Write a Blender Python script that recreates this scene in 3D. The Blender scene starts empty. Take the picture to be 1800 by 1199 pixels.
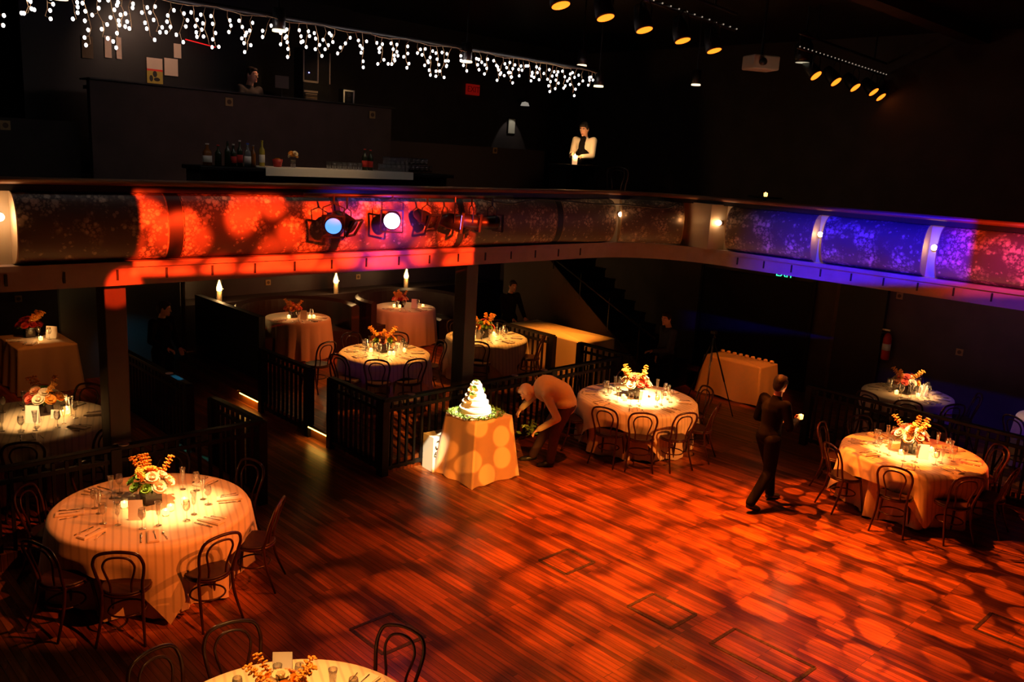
import bpy, bmesh, math, random
from mathutils import Vector, Matrix, noise
PI = math.pi
sc = bpy.context.scene
COL = sc.collection
rnd = random.Random(7)

# ------------------------------------------------------------------ camera, world, view
cam_d = bpy.data.cameras.new('camera'); cam_d.sensor_width = 36; cam_d.lens = 1509.95 / 1800 * 36
cam_d.clip_end = 200
cam = bpy.data.objects.new('camera', cam_d); COL.objects.link(cam); sc.camera = cam
cam.matrix_world = Matrix(((0.7226362, 0.10475284, -0.68324503, 0), (-0.68892823, 0.18972166, -0.69955956, 0),
                           (0.05634553, 0.97623385, 0.20926693, 4.3), (0, 0, 0, 1)))
w = bpy.data.worlds.new('world'); sc.world = w; w.use_nodes = True
w.node_tree.nodes['Background'].inputs[0].default_value = (1.0, 0.55, 0.35, 1)
w.node_tree.nodes['Background'].inputs[1].default_value = 0.0015
sc.view_settings.view_transform = 'Standard'; sc.view_settings.look = 'None'
sc.view_settings.exposure = 0.0; sc.view_settings.gamma = 1.0; sc.view_settings.use_curve_mapping = False
try:
    sc.cycles.use_denoising = True; sc.cycles.sample_clamp_indirect = 3.0
    sc.cycles.caustics_reflective = False; sc.cycles.caustics_refractive = False
except Exception: pass

# ------------------------------------------------------------------ lights
def look(o, loc, tgt):
    d = Vector(tgt) - Vector(loc)
    o.location = loc; o.rotation_euler = d.to_track_quat('-Z', 'Y').to_euler()
def spot(loc, tgt, power, col, deg, blend=0.3, rad=0.03, gobo=None, shut=None):
    l = bpy.data.lights.new('spot', 'SPOT'); l.energy = power; l.color = col
    l.spot_size = math.radians(deg); l.spot_blend = blend; l.shadow_soft_size = rad
    o = bpy.data.objects.new('spot', l); COL.objects.link(o); look(o, loc, tgt)
    if gobo:                                   # a pattern slide in the lamp: leaf shaped holes
        scale, thr, soft, floor_v, seed = gobo
        l.use_nodes = True; nt = l.node_tree; N = nt.nodes; L = nt.links
        em = [n for n in N if n.type == 'EMISSION'][0]
        tc = N.new('ShaderNodeTexCoord'); sp = N.new('ShaderNodeSeparateXYZ'); L.new(tc.outputs['Normal'], sp.inputs[0])
        dx = N.new('ShaderNodeMath'); dx.operation = 'DIVIDE'; L.new(sp.outputs[0], dx.inputs[0]); L.new(sp.outputs[2], dx.inputs[1])
        dy = N.new('ShaderNodeMath'); dy.operation = 'DIVIDE'; L.new(sp.outputs[1], dy.inputs[0]); L.new(sp.outputs[2], dy.inputs[1])
        cb = N.new('ShaderNodeCombineXYZ'); L.new(dx.outputs[0], cb.inputs[0]); L.new(dy.outputs[0], cb.inputs[1]); cb.inputs[2].default_value = seed
        vo = N.new('ShaderNodeTexVoronoi'); vo.inputs['Scale'].default_value = scale; L.new(cb.outputs[0], vo.inputs['Vector'])
        vo.voronoi_dimensions = '2D'
        mr = N.new('ShaderNodeMapRange'); mr.interpolation_type = 'SMOOTHSTEP'
        L.new(vo.outputs['Distance'], mr.inputs[0]); mr.inputs[1].default_value = thr; mr.inputs[2].default_value = thr + soft
        mr.inputs[3].default_value = 1.0; mr.inputs[4].default_value = floor_v
        res = mr.outputs[0]
        if shut:                               # framing shutters: tangent limits right/left and down/up, with a soft edge
            for out, lo, hi in ((dx.outputs[0], shut[0], shut[1]), (dy.outputs[0], shut[2], shut[3])):
                for e, sg in ((lo, 1), (hi, -1)):
                    q = N.new('ShaderNodeMapRange'); q.interpolation_type = 'SMOOTHSTEP'; L.new(out, q.inputs[0])
                    q.inputs[1].default_value = e - sg * .006; q.inputs[2].default_value = e + sg * .006; q.inputs[3].default_value = 0; q.inputs[4].default_value = 1
                    mu = N.new('ShaderNodeMath'); mu.operation = 'MULTIPLY'; L.new(res, mu.inputs[0]); L.new(q.outputs[0], mu.inputs[1]); res = mu.outputs[0]
        L.new(res, em.inputs['Strength'])
    return o
def point(loc, power, col, rad=0.02):
    l = bpy.data.lights.new('lamp', 'POINT'); l.energy = power; l.color = col; l.shadow_soft_size = rad
    o = bpy.data.objects.new('lamp', l); COL.objects.link(o); o.location = loc; return o
AMB = (1.0, 0.17, 0.012); RED = (1.0, 0.05, 0.01); BLU = (0.07, 0.03, 1.0); WARM = (1.0, 0.60, 0.26); TUNG = (1.0, 0.46, 0.14); CAKE = (1.0, 0.80, 0.50)
# amber wash over the dance floor from the ceiling bar and from the near side
spot((8.9, 6.35, 5.6), (7.9, 5.0, 0), 4300, AMB, 60, 0.9, 0.04, (13, 0.36, 0.2, 0.32, 0))
spot((6.4, 6.1, 5.6), (5.8, 5.0, 0), 1300, AMB, 70, 0.8, 0.05, (9, 0.36, 0.2, 0.2, 1))
spot((8.0, 6.3, 5.6), (8.9, 6.6, 0), 700, AMB, 55, 0.8, 0.05, (9, 0.4, 0.2, 0.3, 1))
spot((9.8, 6.55, 5.6), (9.8, 2.9, 0), 4600, AMB, 54, 0.35, 0.01, (17, 0.38, 0.07, 0.07, 3))
spot((8.9, 6.4, 5.6), (10.9, 2.2, 0), 1500, AMB, 42, 0.35, 0.01, (24, 0.36, 0.08, 0.06, 5))
spot((14.7, 6.9, 5.6), (12.0, 1.6, 0), 700, (1, 0.04, 0.006), 60, 0.6, 0.05)
spot((3.0, -3.0, 6.2), (7.5, 8.0, 0.5), 13000, (1.0, 0.36, 0.045), 9, 0.5, 0.01, (40, 0.38, 0.08, 0.45, 2))
spot((9.0, -4.0, 6.2), (12.1, 3.6, 0.76), 5500, (1.0, 0.07, 0.02), 6.5, 0.6, 0.02)
# coloured wash on the balcony fronts
spot((3.3, 2.6, 4.6), (3.18, 9.2, 2.72), 9000, (1.0, 0.04, 0.005), 3.6, 0.6, 0.02)  # added red spot without a fixture, for the left pillar top
spot((5.2, 2.6, 4.9), (5.6, 8.85, 3.26), 17000, (1.0, 0.04, 0.005), 48, 0.15, 0.012, (17, 0.24, 0.42, 0.07, 2), (-0.335, 0.36, -0.074, 0.056))
spot((6.5, 2.5, 4.9), (11.9, 4.9, 3.25), 7000, (.008, .003, 1), 36, 0.8, 0.05, (9, 0.5, 0.4, 0.5, 7), (-0.165, 0.5, -0.10, 0.058))
spot((7.5, 1.5, 4.9), (11.9, 2.9, 2.95), 700, (.03, .008, 1), 26, 0.8, 0.05)
spot((7.6, 1.0, 4.9), (11.9, 2.7, 3.5), 2400, (1, 0.05, 0.01), 36, 0.9, 0.05, (9, 0.5, 0.4, 0.5, 7), (-0.30, 0.30, -0.09, 0.09))

# ------------------------------------------------------------------ materials
MATS = {}
def M(name, col, rough=0.6, metal=0.0, emit=None, es=0.0, trans=0.0, ior=1.45, coat=0.0, bump=None, var=None, alpha=1.0, sheen=0.0):
    if name in MATS: return MATS[name]
    m = bpy.data.materials.new(name); m.use_nodes = True; nt = m.node_tree; b = nt.nodes['Principled BSDF']
    b.inputs['Base Color'].default_value = (*col, 1); b.inputs['Roughness'].default_value = rough
    b.inputs['Metallic'].default_value = metal; b.inputs['IOR'].default_value = ior
    b.inputs['Transmission Weight'].default_value = trans; b.inputs['Coat Weight'].default_value = coat
    b.inputs['Sheen Weight'].default_value = sheen; b.inputs['Alpha'].default_value = alpha
    if emit: b.inputs['Emission Color'].default_value = (*emit, 1); b.inputs['Emission Strength'].default_value = es
    tc = nt.nodes.new('ShaderNodeTexCoord')
    if var:                                    # (scale, amount): mottled tone
        n = nt.nodes.new('ShaderNodeTexNoise'); n.inputs['Scale'].default_value = var[0]; n.inputs['Detail'].default_value = 4
        nt.links.new(tc.outputs['Object'], n.inputs['Vector'])
        r = nt.nodes.new('ShaderNodeMapRange'); nt.links.new(n.outputs[0], r.inputs[0])
        r.inputs[1].default_value = .3; r.inputs[2].default_value = .7; r.inputs[3].default_value = 1 - var[1]; r.inputs[4].default_value = 1 + var[1]
        v = nt.nodes.new('ShaderNodeVectorMath'); v.operation = 'SCALE'; v.inputs[0].default_value = col
        nt.links.new(r.outputs[0], v.inputs['Scale']); nt.links.new(v.outputs[0], b.inputs['Base Color'])
    if bump:                                   # (scale, strength)
        n = nt.nodes.new('ShaderNodeTexNoise'); n.inputs['Scale'].default_value = bump[0]
        nt.links.new(tc.outputs['Object'], n.inputs['Vector'])
        bp = nt.nodes.new('ShaderNodeBump'); bp.inputs['Strength'].default_value = bump[1]; bp.inputs['Distance'].default_value = 0.01
        nt.links.new(n.outputs[0], bp.inputs['Height']); nt.links.new(bp.outputs[0], b.inputs['Normal'])
    MATS[name] = m; return m

def wood_floor():
    m = bpy.data.materials.new('floor_boards'); m.use_nodes = True; nt = m.node_tree; N = nt.nodes; L = nt.links; b = N['Principled BSDF']
    tc = N.new('ShaderNodeTexCoord'); mp = N.new('ShaderNodeMapping'); mp.inputs['Rotation'].default_value = (0, 0, PI / 2)
    L.new(tc.outputs['Object'], mp.inputs[0])
    br = N.new('ShaderNodeTexBrick'); br.offset = 0.37; br.offset_frequency = 3
    br.inputs['Scale'].default_value = 1; br.inputs['Brick Width'].default_value = 1.35; br.inputs['Row Height'].default_value = 0.06
    br.inputs['Mortar Size'].default_value = 0.0025; br.inputs['Bias'].default_value = -0.1
    br.inputs['Color1'].default_value = (0.15, 0.045, 0.012, 1); br.inputs['Color2'].default_value = (0.46, 0.13, 0.03, 1)
    br.inputs['Mortar'].default_value = (0.03, 0.01, 0.005, 1)
    L.new(mp.outputs[0], br.inputs['Vector'])
    mp2 = N.new('ShaderNodeMapping'); mp2.inputs['Scale'].default_value = (14, 0.8, 1); L.new(tc.outputs['Object'], mp2.inputs[0])
    n = N.new('ShaderNodeTexNoise'); n.inputs['Scale'].default_value = 2.2; n.inputs['Detail'].default_value = 6; L.new(mp2.outputs[0], n.inputs['Vector'])
    n2 = N.new('ShaderNodeTexNoise'); n2.inputs['Scale'].default_value = 0.9; n2.inputs['Detail'].default_value = 5; L.new(tc.outputs['Object'], n2.inputs['Vector'])
    r1 = N.new('ShaderNodeMapRange'); r1.inputs[1].default_value = .3; r1.inputs[2].default_value = .7; r1.inputs[3].default_value = .55; r1.inputs[4].default_value = 1.4
    L.new(n.outputs[0], r1.inputs[0])
    r2 = N.new('ShaderNodeMapRange'); r2.inputs[1].default_value = .35; r2.inputs[2].default_value = .65; r2.inputs[3].default_value = .7; r2.inputs[4].default_value = 1.2
    L.new(n2.outputs[0], r2.inputs[0])
    mu = N.new('ShaderNodeMath'); mu.operation = 'MULTIPLY'; L.new(r1.outputs[0], mu.inputs[0]); L.new(r2.outputs[0], mu.inputs[1])
    v = N.new('ShaderNodeVectorMath'); v.operation = 'SCALE'; L.new(br.outputs['Color'], v.inputs[0]); L.new(mu.outputs[0], v.inputs['Scale'])
    L.new(v.outputs[0], b.inputs['Base Color'])
    r3 = N.new('ShaderNodeMapRange'); r3.inputs[3].default_value = .22; r3.inputs[4].default_value = .40; L.new(n2.outputs[0], r3.inputs[0]); L.new(r3.outputs[0], b.inputs['Roughness'])
    b.inputs['Specular IOR Level'].default_value = .32
    bp = N.new('ShaderNodeBump'); bp.inputs['Strength'].default_value = .25; bp.inputs['Distance'].default_value = .004
    ad = N.new('ShaderNodeMath'); ad.operation = 'SUBTRACT'; L.new(n.outputs[0], ad.inputs[0]); L.new(br.outputs['Fac'], ad.inputs[1])
    L.new(ad.outputs[0], bp.inputs['Height']); L.new(bp.outputs[0], b.inputs['Normal'])
    return m

def floral():
    """dark panel paint with sprays of pale roses and leaves"""
    m = bpy.data.materials.new('painted_roses'); m.use_nodes = True; nt = m.node_tree; N = nt.nodes; L = nt.links; b = N['Principled BSDF']
    tc = N.new('ShaderNodeTexCoord')
    def spots(scale, thr, seed):
        mp = N.new('ShaderNodeMapping'); mp.inputs['Location'].default_value = (seed, seed * 1.7, seed * .3); L.new(tc.outputs['Object'], mp.inputs[0])
        vo = N.new('ShaderNodeTexVoronoi'); vo.inputs['Scale'].default_value = scale; L.new(mp.outputs[0], vo.inputs['Vector'])
        mr = N.new('ShaderNodeMapRange'); mr.interpolation_type = 'SMOOTHSTEP'; mr.inputs[1].default_value = thr; mr.inputs[2].default_value = thr * .65
        L.new(vo.outputs['Distance'], mr.inputs[0]); return mr.outputs[0]
    a = spots(11, .42, 0); c = spots(22, .48, 3); e = spots(40, .5, 6)
    n = N.new('ShaderNodeTexNoise'); n.inputs['Scale'].default_value = 3.2; n.inputs['Detail'].default_value = 3; L.new(tc.outputs['Object'], n.inputs['Vector'])
    cl = N.new('ShaderNodeMapRange'); cl.inputs[1].default_value = .46; cl.inputs[2].default_value = .60; L.new(n.outputs[0], cl.inputs[0])
    def mx(op, x, y):
        q = N.new('ShaderNodeMath'); q.operation = op
        for i, s in enumerate((x, y)):
            if isinstance(s, float): q.inputs[i].default_value = s
            else: L.new(s, q.inputs[i])
        return q.outputs[0]
    s = mx('MAXIMUM', mx('MULTIPLY', a, .9), mx('MAXIMUM', mx('MULTIPLY', c, .7), mx('MULTIPLY', e, .45)))
    s = mx('MULTIPLY', s, cl.outputs[0])
    s = mx('ADD', mx('MULTIPLY', s, .85), mx('MULTIPLY', mx('MULTIPLY', a, c), .5))
    mix = N.new('ShaderNodeMix'); mix.data_type = 'RGBA'; mix.inputs['A'].default_value = (0.10, 0.075, 0.06, 1); mix.inputs['B'].default_value = (0.62, 0.50, 0.34, 1)
    L.new(s, mix.inputs['Factor']); L.new(mix.outputs['Result'], b.inputs['Base Color'])
    b.inputs['Roughness'].default_value = .5
    return m
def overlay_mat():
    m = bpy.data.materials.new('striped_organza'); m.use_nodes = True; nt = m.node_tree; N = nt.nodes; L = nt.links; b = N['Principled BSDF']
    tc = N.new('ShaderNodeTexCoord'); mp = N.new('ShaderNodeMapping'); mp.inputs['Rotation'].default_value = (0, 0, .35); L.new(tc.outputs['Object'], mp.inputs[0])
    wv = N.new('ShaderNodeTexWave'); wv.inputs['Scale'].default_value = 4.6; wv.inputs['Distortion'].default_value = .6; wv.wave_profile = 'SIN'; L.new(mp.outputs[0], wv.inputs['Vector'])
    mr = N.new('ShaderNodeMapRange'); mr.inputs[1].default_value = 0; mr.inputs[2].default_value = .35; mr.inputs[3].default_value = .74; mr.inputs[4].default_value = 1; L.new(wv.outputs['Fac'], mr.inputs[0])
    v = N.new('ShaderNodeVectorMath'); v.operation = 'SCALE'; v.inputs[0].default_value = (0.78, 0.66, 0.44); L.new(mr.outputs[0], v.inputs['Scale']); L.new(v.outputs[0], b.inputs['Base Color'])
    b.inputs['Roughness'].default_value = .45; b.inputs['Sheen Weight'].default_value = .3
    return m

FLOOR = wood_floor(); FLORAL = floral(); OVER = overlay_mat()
BLACK = M('black_paint', (0.012, 0.010, 0.010), .45)
BLACKW = M('black_wood', (0.010, 0.008, 0.008), .5, var=(9, .3)); BLACKW.node_tree.nodes['Principled BSDF'].inputs['Specular IOR Level'].default_value = .2
DARKW = M('dark_wall', (0.030, 0.022, 0.020), .7, var=(3, .25))
BROWNW = M('brown_wall', (0.10, 0.065, 0.045), .7, var=(3, .2))
BEAM = M('cream_beam_paint', (0.30, 0.22, 0.19), .5, var=(5, .1))
PILLAR = M('pillar_paint', (0.055, 0.038, 0.032), .5, var=(5, .1))
CREAM = M('cream_recess_paint', (0.36, 0.28, 0.19), .5)
CLOTH = M('ivory_linen', (0.72, 0.60, 0.42), .75, sheen=.3, bump=(60, .15))
CHAIR = M('bentwood', (0.040, 0.010, 0.006), .30, var=(12, .3), coat=.4)
SEAT = M('chair_seat', (0.030, 0.010, 0.006), .45)
BRASS = M('rail_wood', (0.20, 0.09, 0.04), .45)
def thin_glass():
    m = bpy.data.materials.new('glass'); m.use_nodes = True; nt = m.node_tree; N = nt.nodes; L = nt.links
    N.remove(N['Principled BSDF']); out = N['Material Output']
    t = N.new('ShaderNodeBsdfTransparent'); t.inputs[0].default_value = (.93, .93, .93, 1); g = N.new('ShaderNodeBsdfGlossy'); g.inputs['Roughness'].default_value = .08
    f = N.new('ShaderNodeLayerWeight'); f.inputs['Blend'].default_value = .45; mx = N.new('ShaderNodeMixShader')
    mr = N.new('ShaderNodeMapRange'); mr.inputs[3].default_value = .10; mr.inputs[4].default_value = .75; L.new(f.outputs['Facing'], mr.inputs[0])
    L.new(mr.outputs[0], mx.inputs[0]); L.new(t.outputs[0], mx.inputs[1]); L.new(g.outputs[0], mx.inputs[2]); L.new(mx.outputs[0], out.inputs[0]); return m
GLASS = thin_glass()
SILVER = M('silver', (0.55, 0.5, 0.45), .25, metal=1)
PAPER = M('white_card', (0.85, 0.80, 0.70), .8)
NAPK = M('napkin', (0.80, 0.72, 0.58), .8)
SKIN = M('skin', (0.62, 0.33, 0.22), .5)
DSHIRT = M('black_cloth', (0.007, 0.006, 0.006), .95); DSHIRT.node_tree.nodes['Principled BSDF'].inputs['Specular IOR Level'].default_value = .08
METAL = M('dark_metal', (0.03, 0.03, 0.032), .4, metal=.6)
CHROME = M('worn_steel', (0.5, 0.48, 0.45), .3, metal=1)

# ------------------------------------------------------------------ mesh helpers
class MB:
    def __init__(s): s.v = []; s.f = []
    def add(s, vs, fs):
        o = len(s.v); s.v += [tuple(v) for v in vs]; s.f += [tuple(i + o for i in f) for f in fs]; return s
    def box(s, c, d, rz=0, taper=1.0):
        x, y, z = d[0] / 2, d[1] / 2, d[2] / 2; ca, sa = math.cos(rz), math.sin(rz); vs = []
        for sz in (-1, 1):
            k = taper if sz > 0 else 1
            for sx, sy in ((-1, -1), (1, -1), (1, 1), (-1, 1)):
                px, py = sx * x * k, sy * y * k
                vs.append((c[0] + px * ca - py * sa, c[1] + px * sa + py * ca, c[2] + sz * z))
        return s.add(vs, [(3, 2, 1, 0), (4, 5, 6, 7), (0, 1, 5, 4), (1, 2, 6, 5), (2, 3, 7, 6), (3, 0, 4, 7)])
    def tube(s, pts, r, seg=8, closed=False, caps=True):
        pts = [Vector(p) for p in pts]; n = len(pts); rs = r if isinstance(r, (list, tuple)) else [r] * n
        vs = []; prev = None
        for i, p in enumerate(pts):
            if closed: t = pts[(i + 1) % n] - pts[i - 1]
            else: t = pts[min(i + 1, n - 1)] - pts[max(i - 1, 0)]
            t = t.normalized() if t.length > 1e-9 else Vector((0, 0, 1))
            if prev is None:
                u = t.orthogonal().normalized()
            else:
                u = (prev - t * prev.dot(t)); u = u.normalized() if u.length > 1e-6 else t.orthogonal().normalized()
            prev = u; q = t.cross(u)
            for k in range(seg):
                a = 2 * PI * k / seg; vs.append(p + (u * math.cos(a) + q * math.sin(a)) * rs[i])
        fs = []
        for i in range(n if closed else n - 1):
            j = (i + 1) % n
            for k in range(seg):
                l = (k + 1) % seg; fs.append((i * seg + k, i * seg + l, j * seg + l, j * seg + k))
        if caps and not closed:
            fs.append(tuple(range(seg))[::-1]); fs.append(tuple((n - 1) * seg + k for k in range(seg)))
        return s.add(vs, fs)
    def lathe(s, prof, seg=20, c=(0, 0, 0), sx=1, sy=1):
        vs = []; n = len(prof)
        for r, z in prof:
            for k in range(seg):
                a = 2 * PI * k / seg; vs.append((c[0] + r * math.cos(a) * sx, c[1] + r * math.sin(a) * sy, c[2] + z))
        fs = [(i * seg + k, i * seg + (k + 1) % seg, (i + 1) * seg + (k + 1) % seg, (i + 1) * seg + k) for i in range(n - 1) for k in range(seg)]
        if prof[0][0] > 1e-6: fs.append(tuple(range(seg))[::-1])
        if prof[-1][0] > 1e-6: fs.append(tuple((n - 1) * seg + k for k in range(seg)))
        return s.add(vs, fs)
    def ball(s, c, r, seg=12, rings=8, rot=None):
        if not isinstance(r, (tuple, list)): r = (r, r, r)
        vs = []
        for i in range(rings + 1):
            t = PI * i / rings
            for k in range(seg):
                a = 2 * PI * k / seg
                p = Vector((r[0] * math.sin(t) * math.cos(a), r[1] * math.sin(t) * math.sin(a), -r[2] * math.cos(t)))
                if rot: p = rot @ p
                vs.append(Vector(c) + p)
        fs = [(i * seg + k, i * seg + (k + 1) % seg, (i + 1) * seg + (k + 1) % seg, (i + 1) * seg + k) for i in range(rings) for k in range(seg)]
        return s.add(vs, fs)
    def cap(s, p0, r0, p1, r1, seg=12):
        """tapered limb with round ends"""
        p0 = Vector(p0); p1 = Vector(p1); d = p1 - p0; L_ = max(d.length, 1e-6); t = d / L_
        pts = []; rs = []
        for a in (-90, -60, -30): pts.append(p0 + t * r0 * math.sin(math.radians(a))); rs.append(max(r0 * math.cos(math.radians(a)), 1e-3))
        pts += [p0, p1]; rs += [r0, r1]
        for a in (30, 60, 90): pts.append(p1 + t * r1 * math.sin(math.radians(a))); rs.append(max(r1 * math.cos(math.radians(a)), 1e-3))
        return s.tube(pts, rs, seg)
    def mesh(s, name, smooth=False):
        me = bpy.data.meshes.new(name); me.from_pydata(s.v, [], s.f)
        bm = bmesh.new(); bm.from_mesh(me); bmesh.ops.remove_doubles(bm, verts=bm.verts, dist=1e-5)
        bmesh.ops.recalc_face_normals(bm, faces=bm.faces); bm.to_mesh(me); bm.free()
        if smooth:
            for p in me.polygons: p.use_smooth = True
        return me
    def build(s, name, mat, parent=None, smooth=False, bevel=0, loc=None):
        me = s.mesh(name, smooth); me.materials.append(mat)
        o = bpy.data.objects.new(name, me); COL.objects.link(o)
        if parent: o.parent = parent
        if loc: o.location = loc
        if bevel:
            b = o.modifiers.new('bevel', 'BEVEL'); b.width = bevel; b.segments = 2; b.limit_method = 'ANGLE'
        return o
def catmull(P, n=6, closed=False):
    P = [Vector(p) for p in P]; out = []; m = len(P)
    rng = range(m) if closed else range(m - 1)
    for i in rng:
        g = (lambda j: P[j % m]) if closed else (lambda j: P[min(max(j, 0), m - 1)])
        a, b, c, d = g(i - 1), g(i), g(i + 1), g(i + 2)
        for k in range(n):
            t = k / n
            out.append(0.5 * ((2 * b) + (c - a) * t + (2 * a - 5 * b + 4 * c - d) * t * t + (3 * b - a - 3 * c + d) * t ** 3))
    if not closed: out.append(P[-1])
    return out
def thing(name, label, cat, loc=(0, 0, 0), rz=0, group=None):
    o = bpy.data.objects.new(name, None); COL.objects.link(o); o.location = loc; o.rotation_euler = (0, 0, rz); o.empty_display_size = .1
    return tag(o, label, cat, group)
def tag(o, label=None, cat=None, group=None, kind=None):
    if label: o['label'] = label
    if cat: o['category'] = cat
    if group: o['group'] = group
    if kind: o['kind'] = kind
    return o
def struct(name, mb, mat, label=None, smooth=False, bevel=0):
    o = mb.build(name, mat, None, smooth, bevel); o['kind'] = 'structure'
    if label: o['label'] = label
    return o
KIDS = {}
def copy_tree(o, parent=None):
    c = o.copy(); COL.objects.link(c)
    if parent: c.parent = parent
    for ch in list(o.children): copy_tree(ch, c)
    return c
USED = set()
def place(proto, loc, rz=0, label=None, cat=None, group=None, rx=0, ry=0):
    o = proto if proto.name not in USED else copy_tree(proto)
    if o is proto: USED.add(proto.name)
    o.location = loc; o.rotation_euler = (rx, ry, rz)
    if 'group' in o.keys() and not group: del o['group']
    return tag(o, label, cat, group)

# ------------------------------------------------------------------ the room
DK = 0.18      # raised decks under the balcony
struct('floor', MB().box((8, 6, -.1), (32, 28, .2)), FLOOR, 'narrow reddish brown boards of the dance floor')
struct('floor_deck_right', MB().box((9.08, 13.0, DK / 2), (5.12, 8.0, DK)), FLOOR, 'raised wooden deck behind the middle railings')
struct('floor_deck_left', MB().box((1.65, 13.0, DK / 2), (6.0, 8.0, DK)), FLOOR, 'raised wooden deck at the left behind the railing')
struct('floor_deck_side', MB().box((14.5, 1.7, DK / 2), (3.3, 8.0, DK)), FLOOR, 'raised wooden deck along the right side')
struct('wall_back', MB().box((8, 17.1, 3.4), (32, .2, 6.8)), M('back_wall_paint', (0.045, 0.03, 0.035), .6, var=(2, .2)))
struct('wall_right', MB().box((16.1, 5, 3.4), (.2, 24, 6.8)), M('right_wall_paint', (0.07, 0.05, 0.045), .6, var=(2, .2)))
struct('ceiling', MB().box((8, 6, 6.85), (32, 28, .1)), BLACK)
# balcony slabs (L shaped) with a rounded inner corner
def path_front(off=0.0):
    """plan of the balcony front, pushed into the hall by off"""
    pts = [(-4, 8.95 - off), (10.35, 8.95 - off)]
    c = (10.35, 7.45); r = 1.5 - off
    # inner corner faces the hall: walk the curve from the left front to the right front
    c = (10.45, 7.55); rr = 1.40
    for k in range(1, 8):
        a = PI / 2 - (PI / 2) * k / 8
        pts.append((c[0] + (rr - off) * math.cos(a), c[1] + (rr - off) * math.sin(a)))
    pts += [(11.85 - off, 7.45), (11.85 - off, -4)]
    return pts
PF = path_front()
def ribbon(mb, off0, z0, off1, z1):
    """a closed band between two offsets following the balcony plan: box section"""
    A = path_front(off0); B = path_front(off1); n = len(A)
    vs = [(x, y, z0) for x, y in A] + [(x, y, z0) for x, y in B] + [(x, y, z1) for x, y in B] + [(x, y, z1) for x, y in A]
    fs = []
    for i in range(n - 1):
        for q in range(4):
            a = q * n + i; b = ((q + 1) % 4) * n + i
            fs.append((a, a + 1, b + 1, b))
    fs += [(0, n, 2 * n, 3 * n), (n - 1, 4 * n - 1, 3 * n - 1, 2 * n - 1)]
    mb.add(vs, fs); return mb
slab = MB()
slab.v = [(x, y, 2.86) for x, y in path_front(-.12)] + [(16, -4, 2.86), (16, 17, 2.86), (-4, 17, 2.86)]
nb = len(slab.v); slab.v += [(x, y, 2.97) for x, y, z in slab.v]
slab.f = [tuple(range(nb))[::-1], tuple(range(nb, 2 * nb))] + [(i, (i + 1) % nb, (i + 1) % nb + nb, i + nb) for i in range(nb)]
struct('floor_balcony', slab, DARKW, 'dark balcony floor above the decks')
tr = MB(); ribbon(tr, -.25, 2.8, 0, 2.99); ribbon(tr, -.25, 2.99, .045, 3.045)
struct('trim_1', tr, BEAM, 'cream beam along the lower edge of the balcony front')
tr = MB(); ribbon(tr, -.16, 3.045, -.10, 3.80)
struct('trim_2', tr, CREAM, 'flat cream boards behind the bulging balcony panels')
tr = MB(); ribbon(tr, -.10, 3.735, -.02, 3.80)
struct('trim_3', tr, BLACK, 'black band under the balcony handrail')
# slots in the beam
def seg_pt(x=None, y=None): pass
sl = MB()
for k in range(26):
    x = -1.0 + k * .5 + .12
    if x < 10.4: sl.box((x, 8.947, 2.91), (.022, .012, .11))
for k in range(22):
    y = 7.2 - k * .46
    sl.box((11.847, y, 2.91), (.012, .022, .11))
struct('trim_4', sl, BLACK, 'short upright black slots in the balcony beam')
# handrail
def rail_path(off, z): return [(x, y, z) for x, y in path_front(off)]
hr = MB().tube(rail_path(-.03, 3.83), .035, 10)
br_ = hr.build('balcony_handrail', BRASS, None, True); tag(br_, 'long wooden handrail running along the top of the balcony front', 'handrail')
hp = MB()
for x in range(-3, 11): hp.box((x + .3, 9.0, 3.82), (.03, .03, .05))
# bulging painted panels: extruded arc between plan points
FR_L = thing('balcony_parapet', 'left balcony front of bulging rose painted panels above the deck', 'balcony front', (5, 9.0, 0))
FR_R = thing('balcony_parapet', 'right balcony front of bulging painted panels lit blue and red', 'balcony front', (11.9, 3.5, 0))
def barrel(name, A, B, label, bulge=.22, z0=3.05, z1=3.735, group=None):
    A = Vector(A); B = Vector(B); d = (B - A); L_ = d.length; t = d / L_; nrm = Vector((t[1], -t[0]))   # points into the hall
    prof = []; K = 14
    for k in range(K + 1):
        a = PI * k / K
        prof.append((bulge * math.sin(a) ** .75, z0 + (z1 - z0) * (1 - math.cos(a)) / 2))
    loc = (A + B) / 2
    vs = []; n = len(prof); S = max(2, int(L_ / .25))
    for j in range(S + 1):
        p = A + d * (j / S) - loc
        for (o, z) in prof: vs.append((p[0] + nrm[0] * o, p[1] + nrm[1] * o, z))
    fs = [(j * n + i, j * n + i + 1, (j + 1) * n + i + 1, (j + 1) * n + i) for j in range(S) for i in range(n - 1)]
    fs += [tuple(j * n for j in range(S + 1)) + tuple(j * n + n - 1 for j in range(S, -1, -1))]
    par = FR_R if A[0] > 11.9 else FR_L
    o = bpy.data.objects.new('panel', None); COL.objects.link(o); o.parent = par; o.location = (loc[0] - par.location[0], loc[1] - par.location[1], 0)
    o['label'] = label; o.empty_display_size = .1
    mb = MB(); mb.v = vs; mb.f = fs[:-1]; mb.build('painted_face', FLORAL, o, True)
    for e, mt in ((0, CREAM), (S, CREAM)):
        m2 = MB(); sg = -1 if e == 0 else 1
        q = [Vector(vs[e * n + i]) for i in range(n)]
        m2.v = [tuple(p) for p in q] + [(p[0] + t[0] * sg * .012, p[1] + t[1] * sg * .012, p[2]) for p in q]
        m2.f = [tuple(range(n)), tuple(range(2 * n - 1, n - 1, -1))] + [(i, i + 1, i + 1 + n, i + n) for i in range(n - 1)] + [(n - 1, 0, n, 2 * n - 1)]
        m2.build('end_cap', ENDM, o)
    return o
YP = 9.05
ENDM = CREAM
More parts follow.
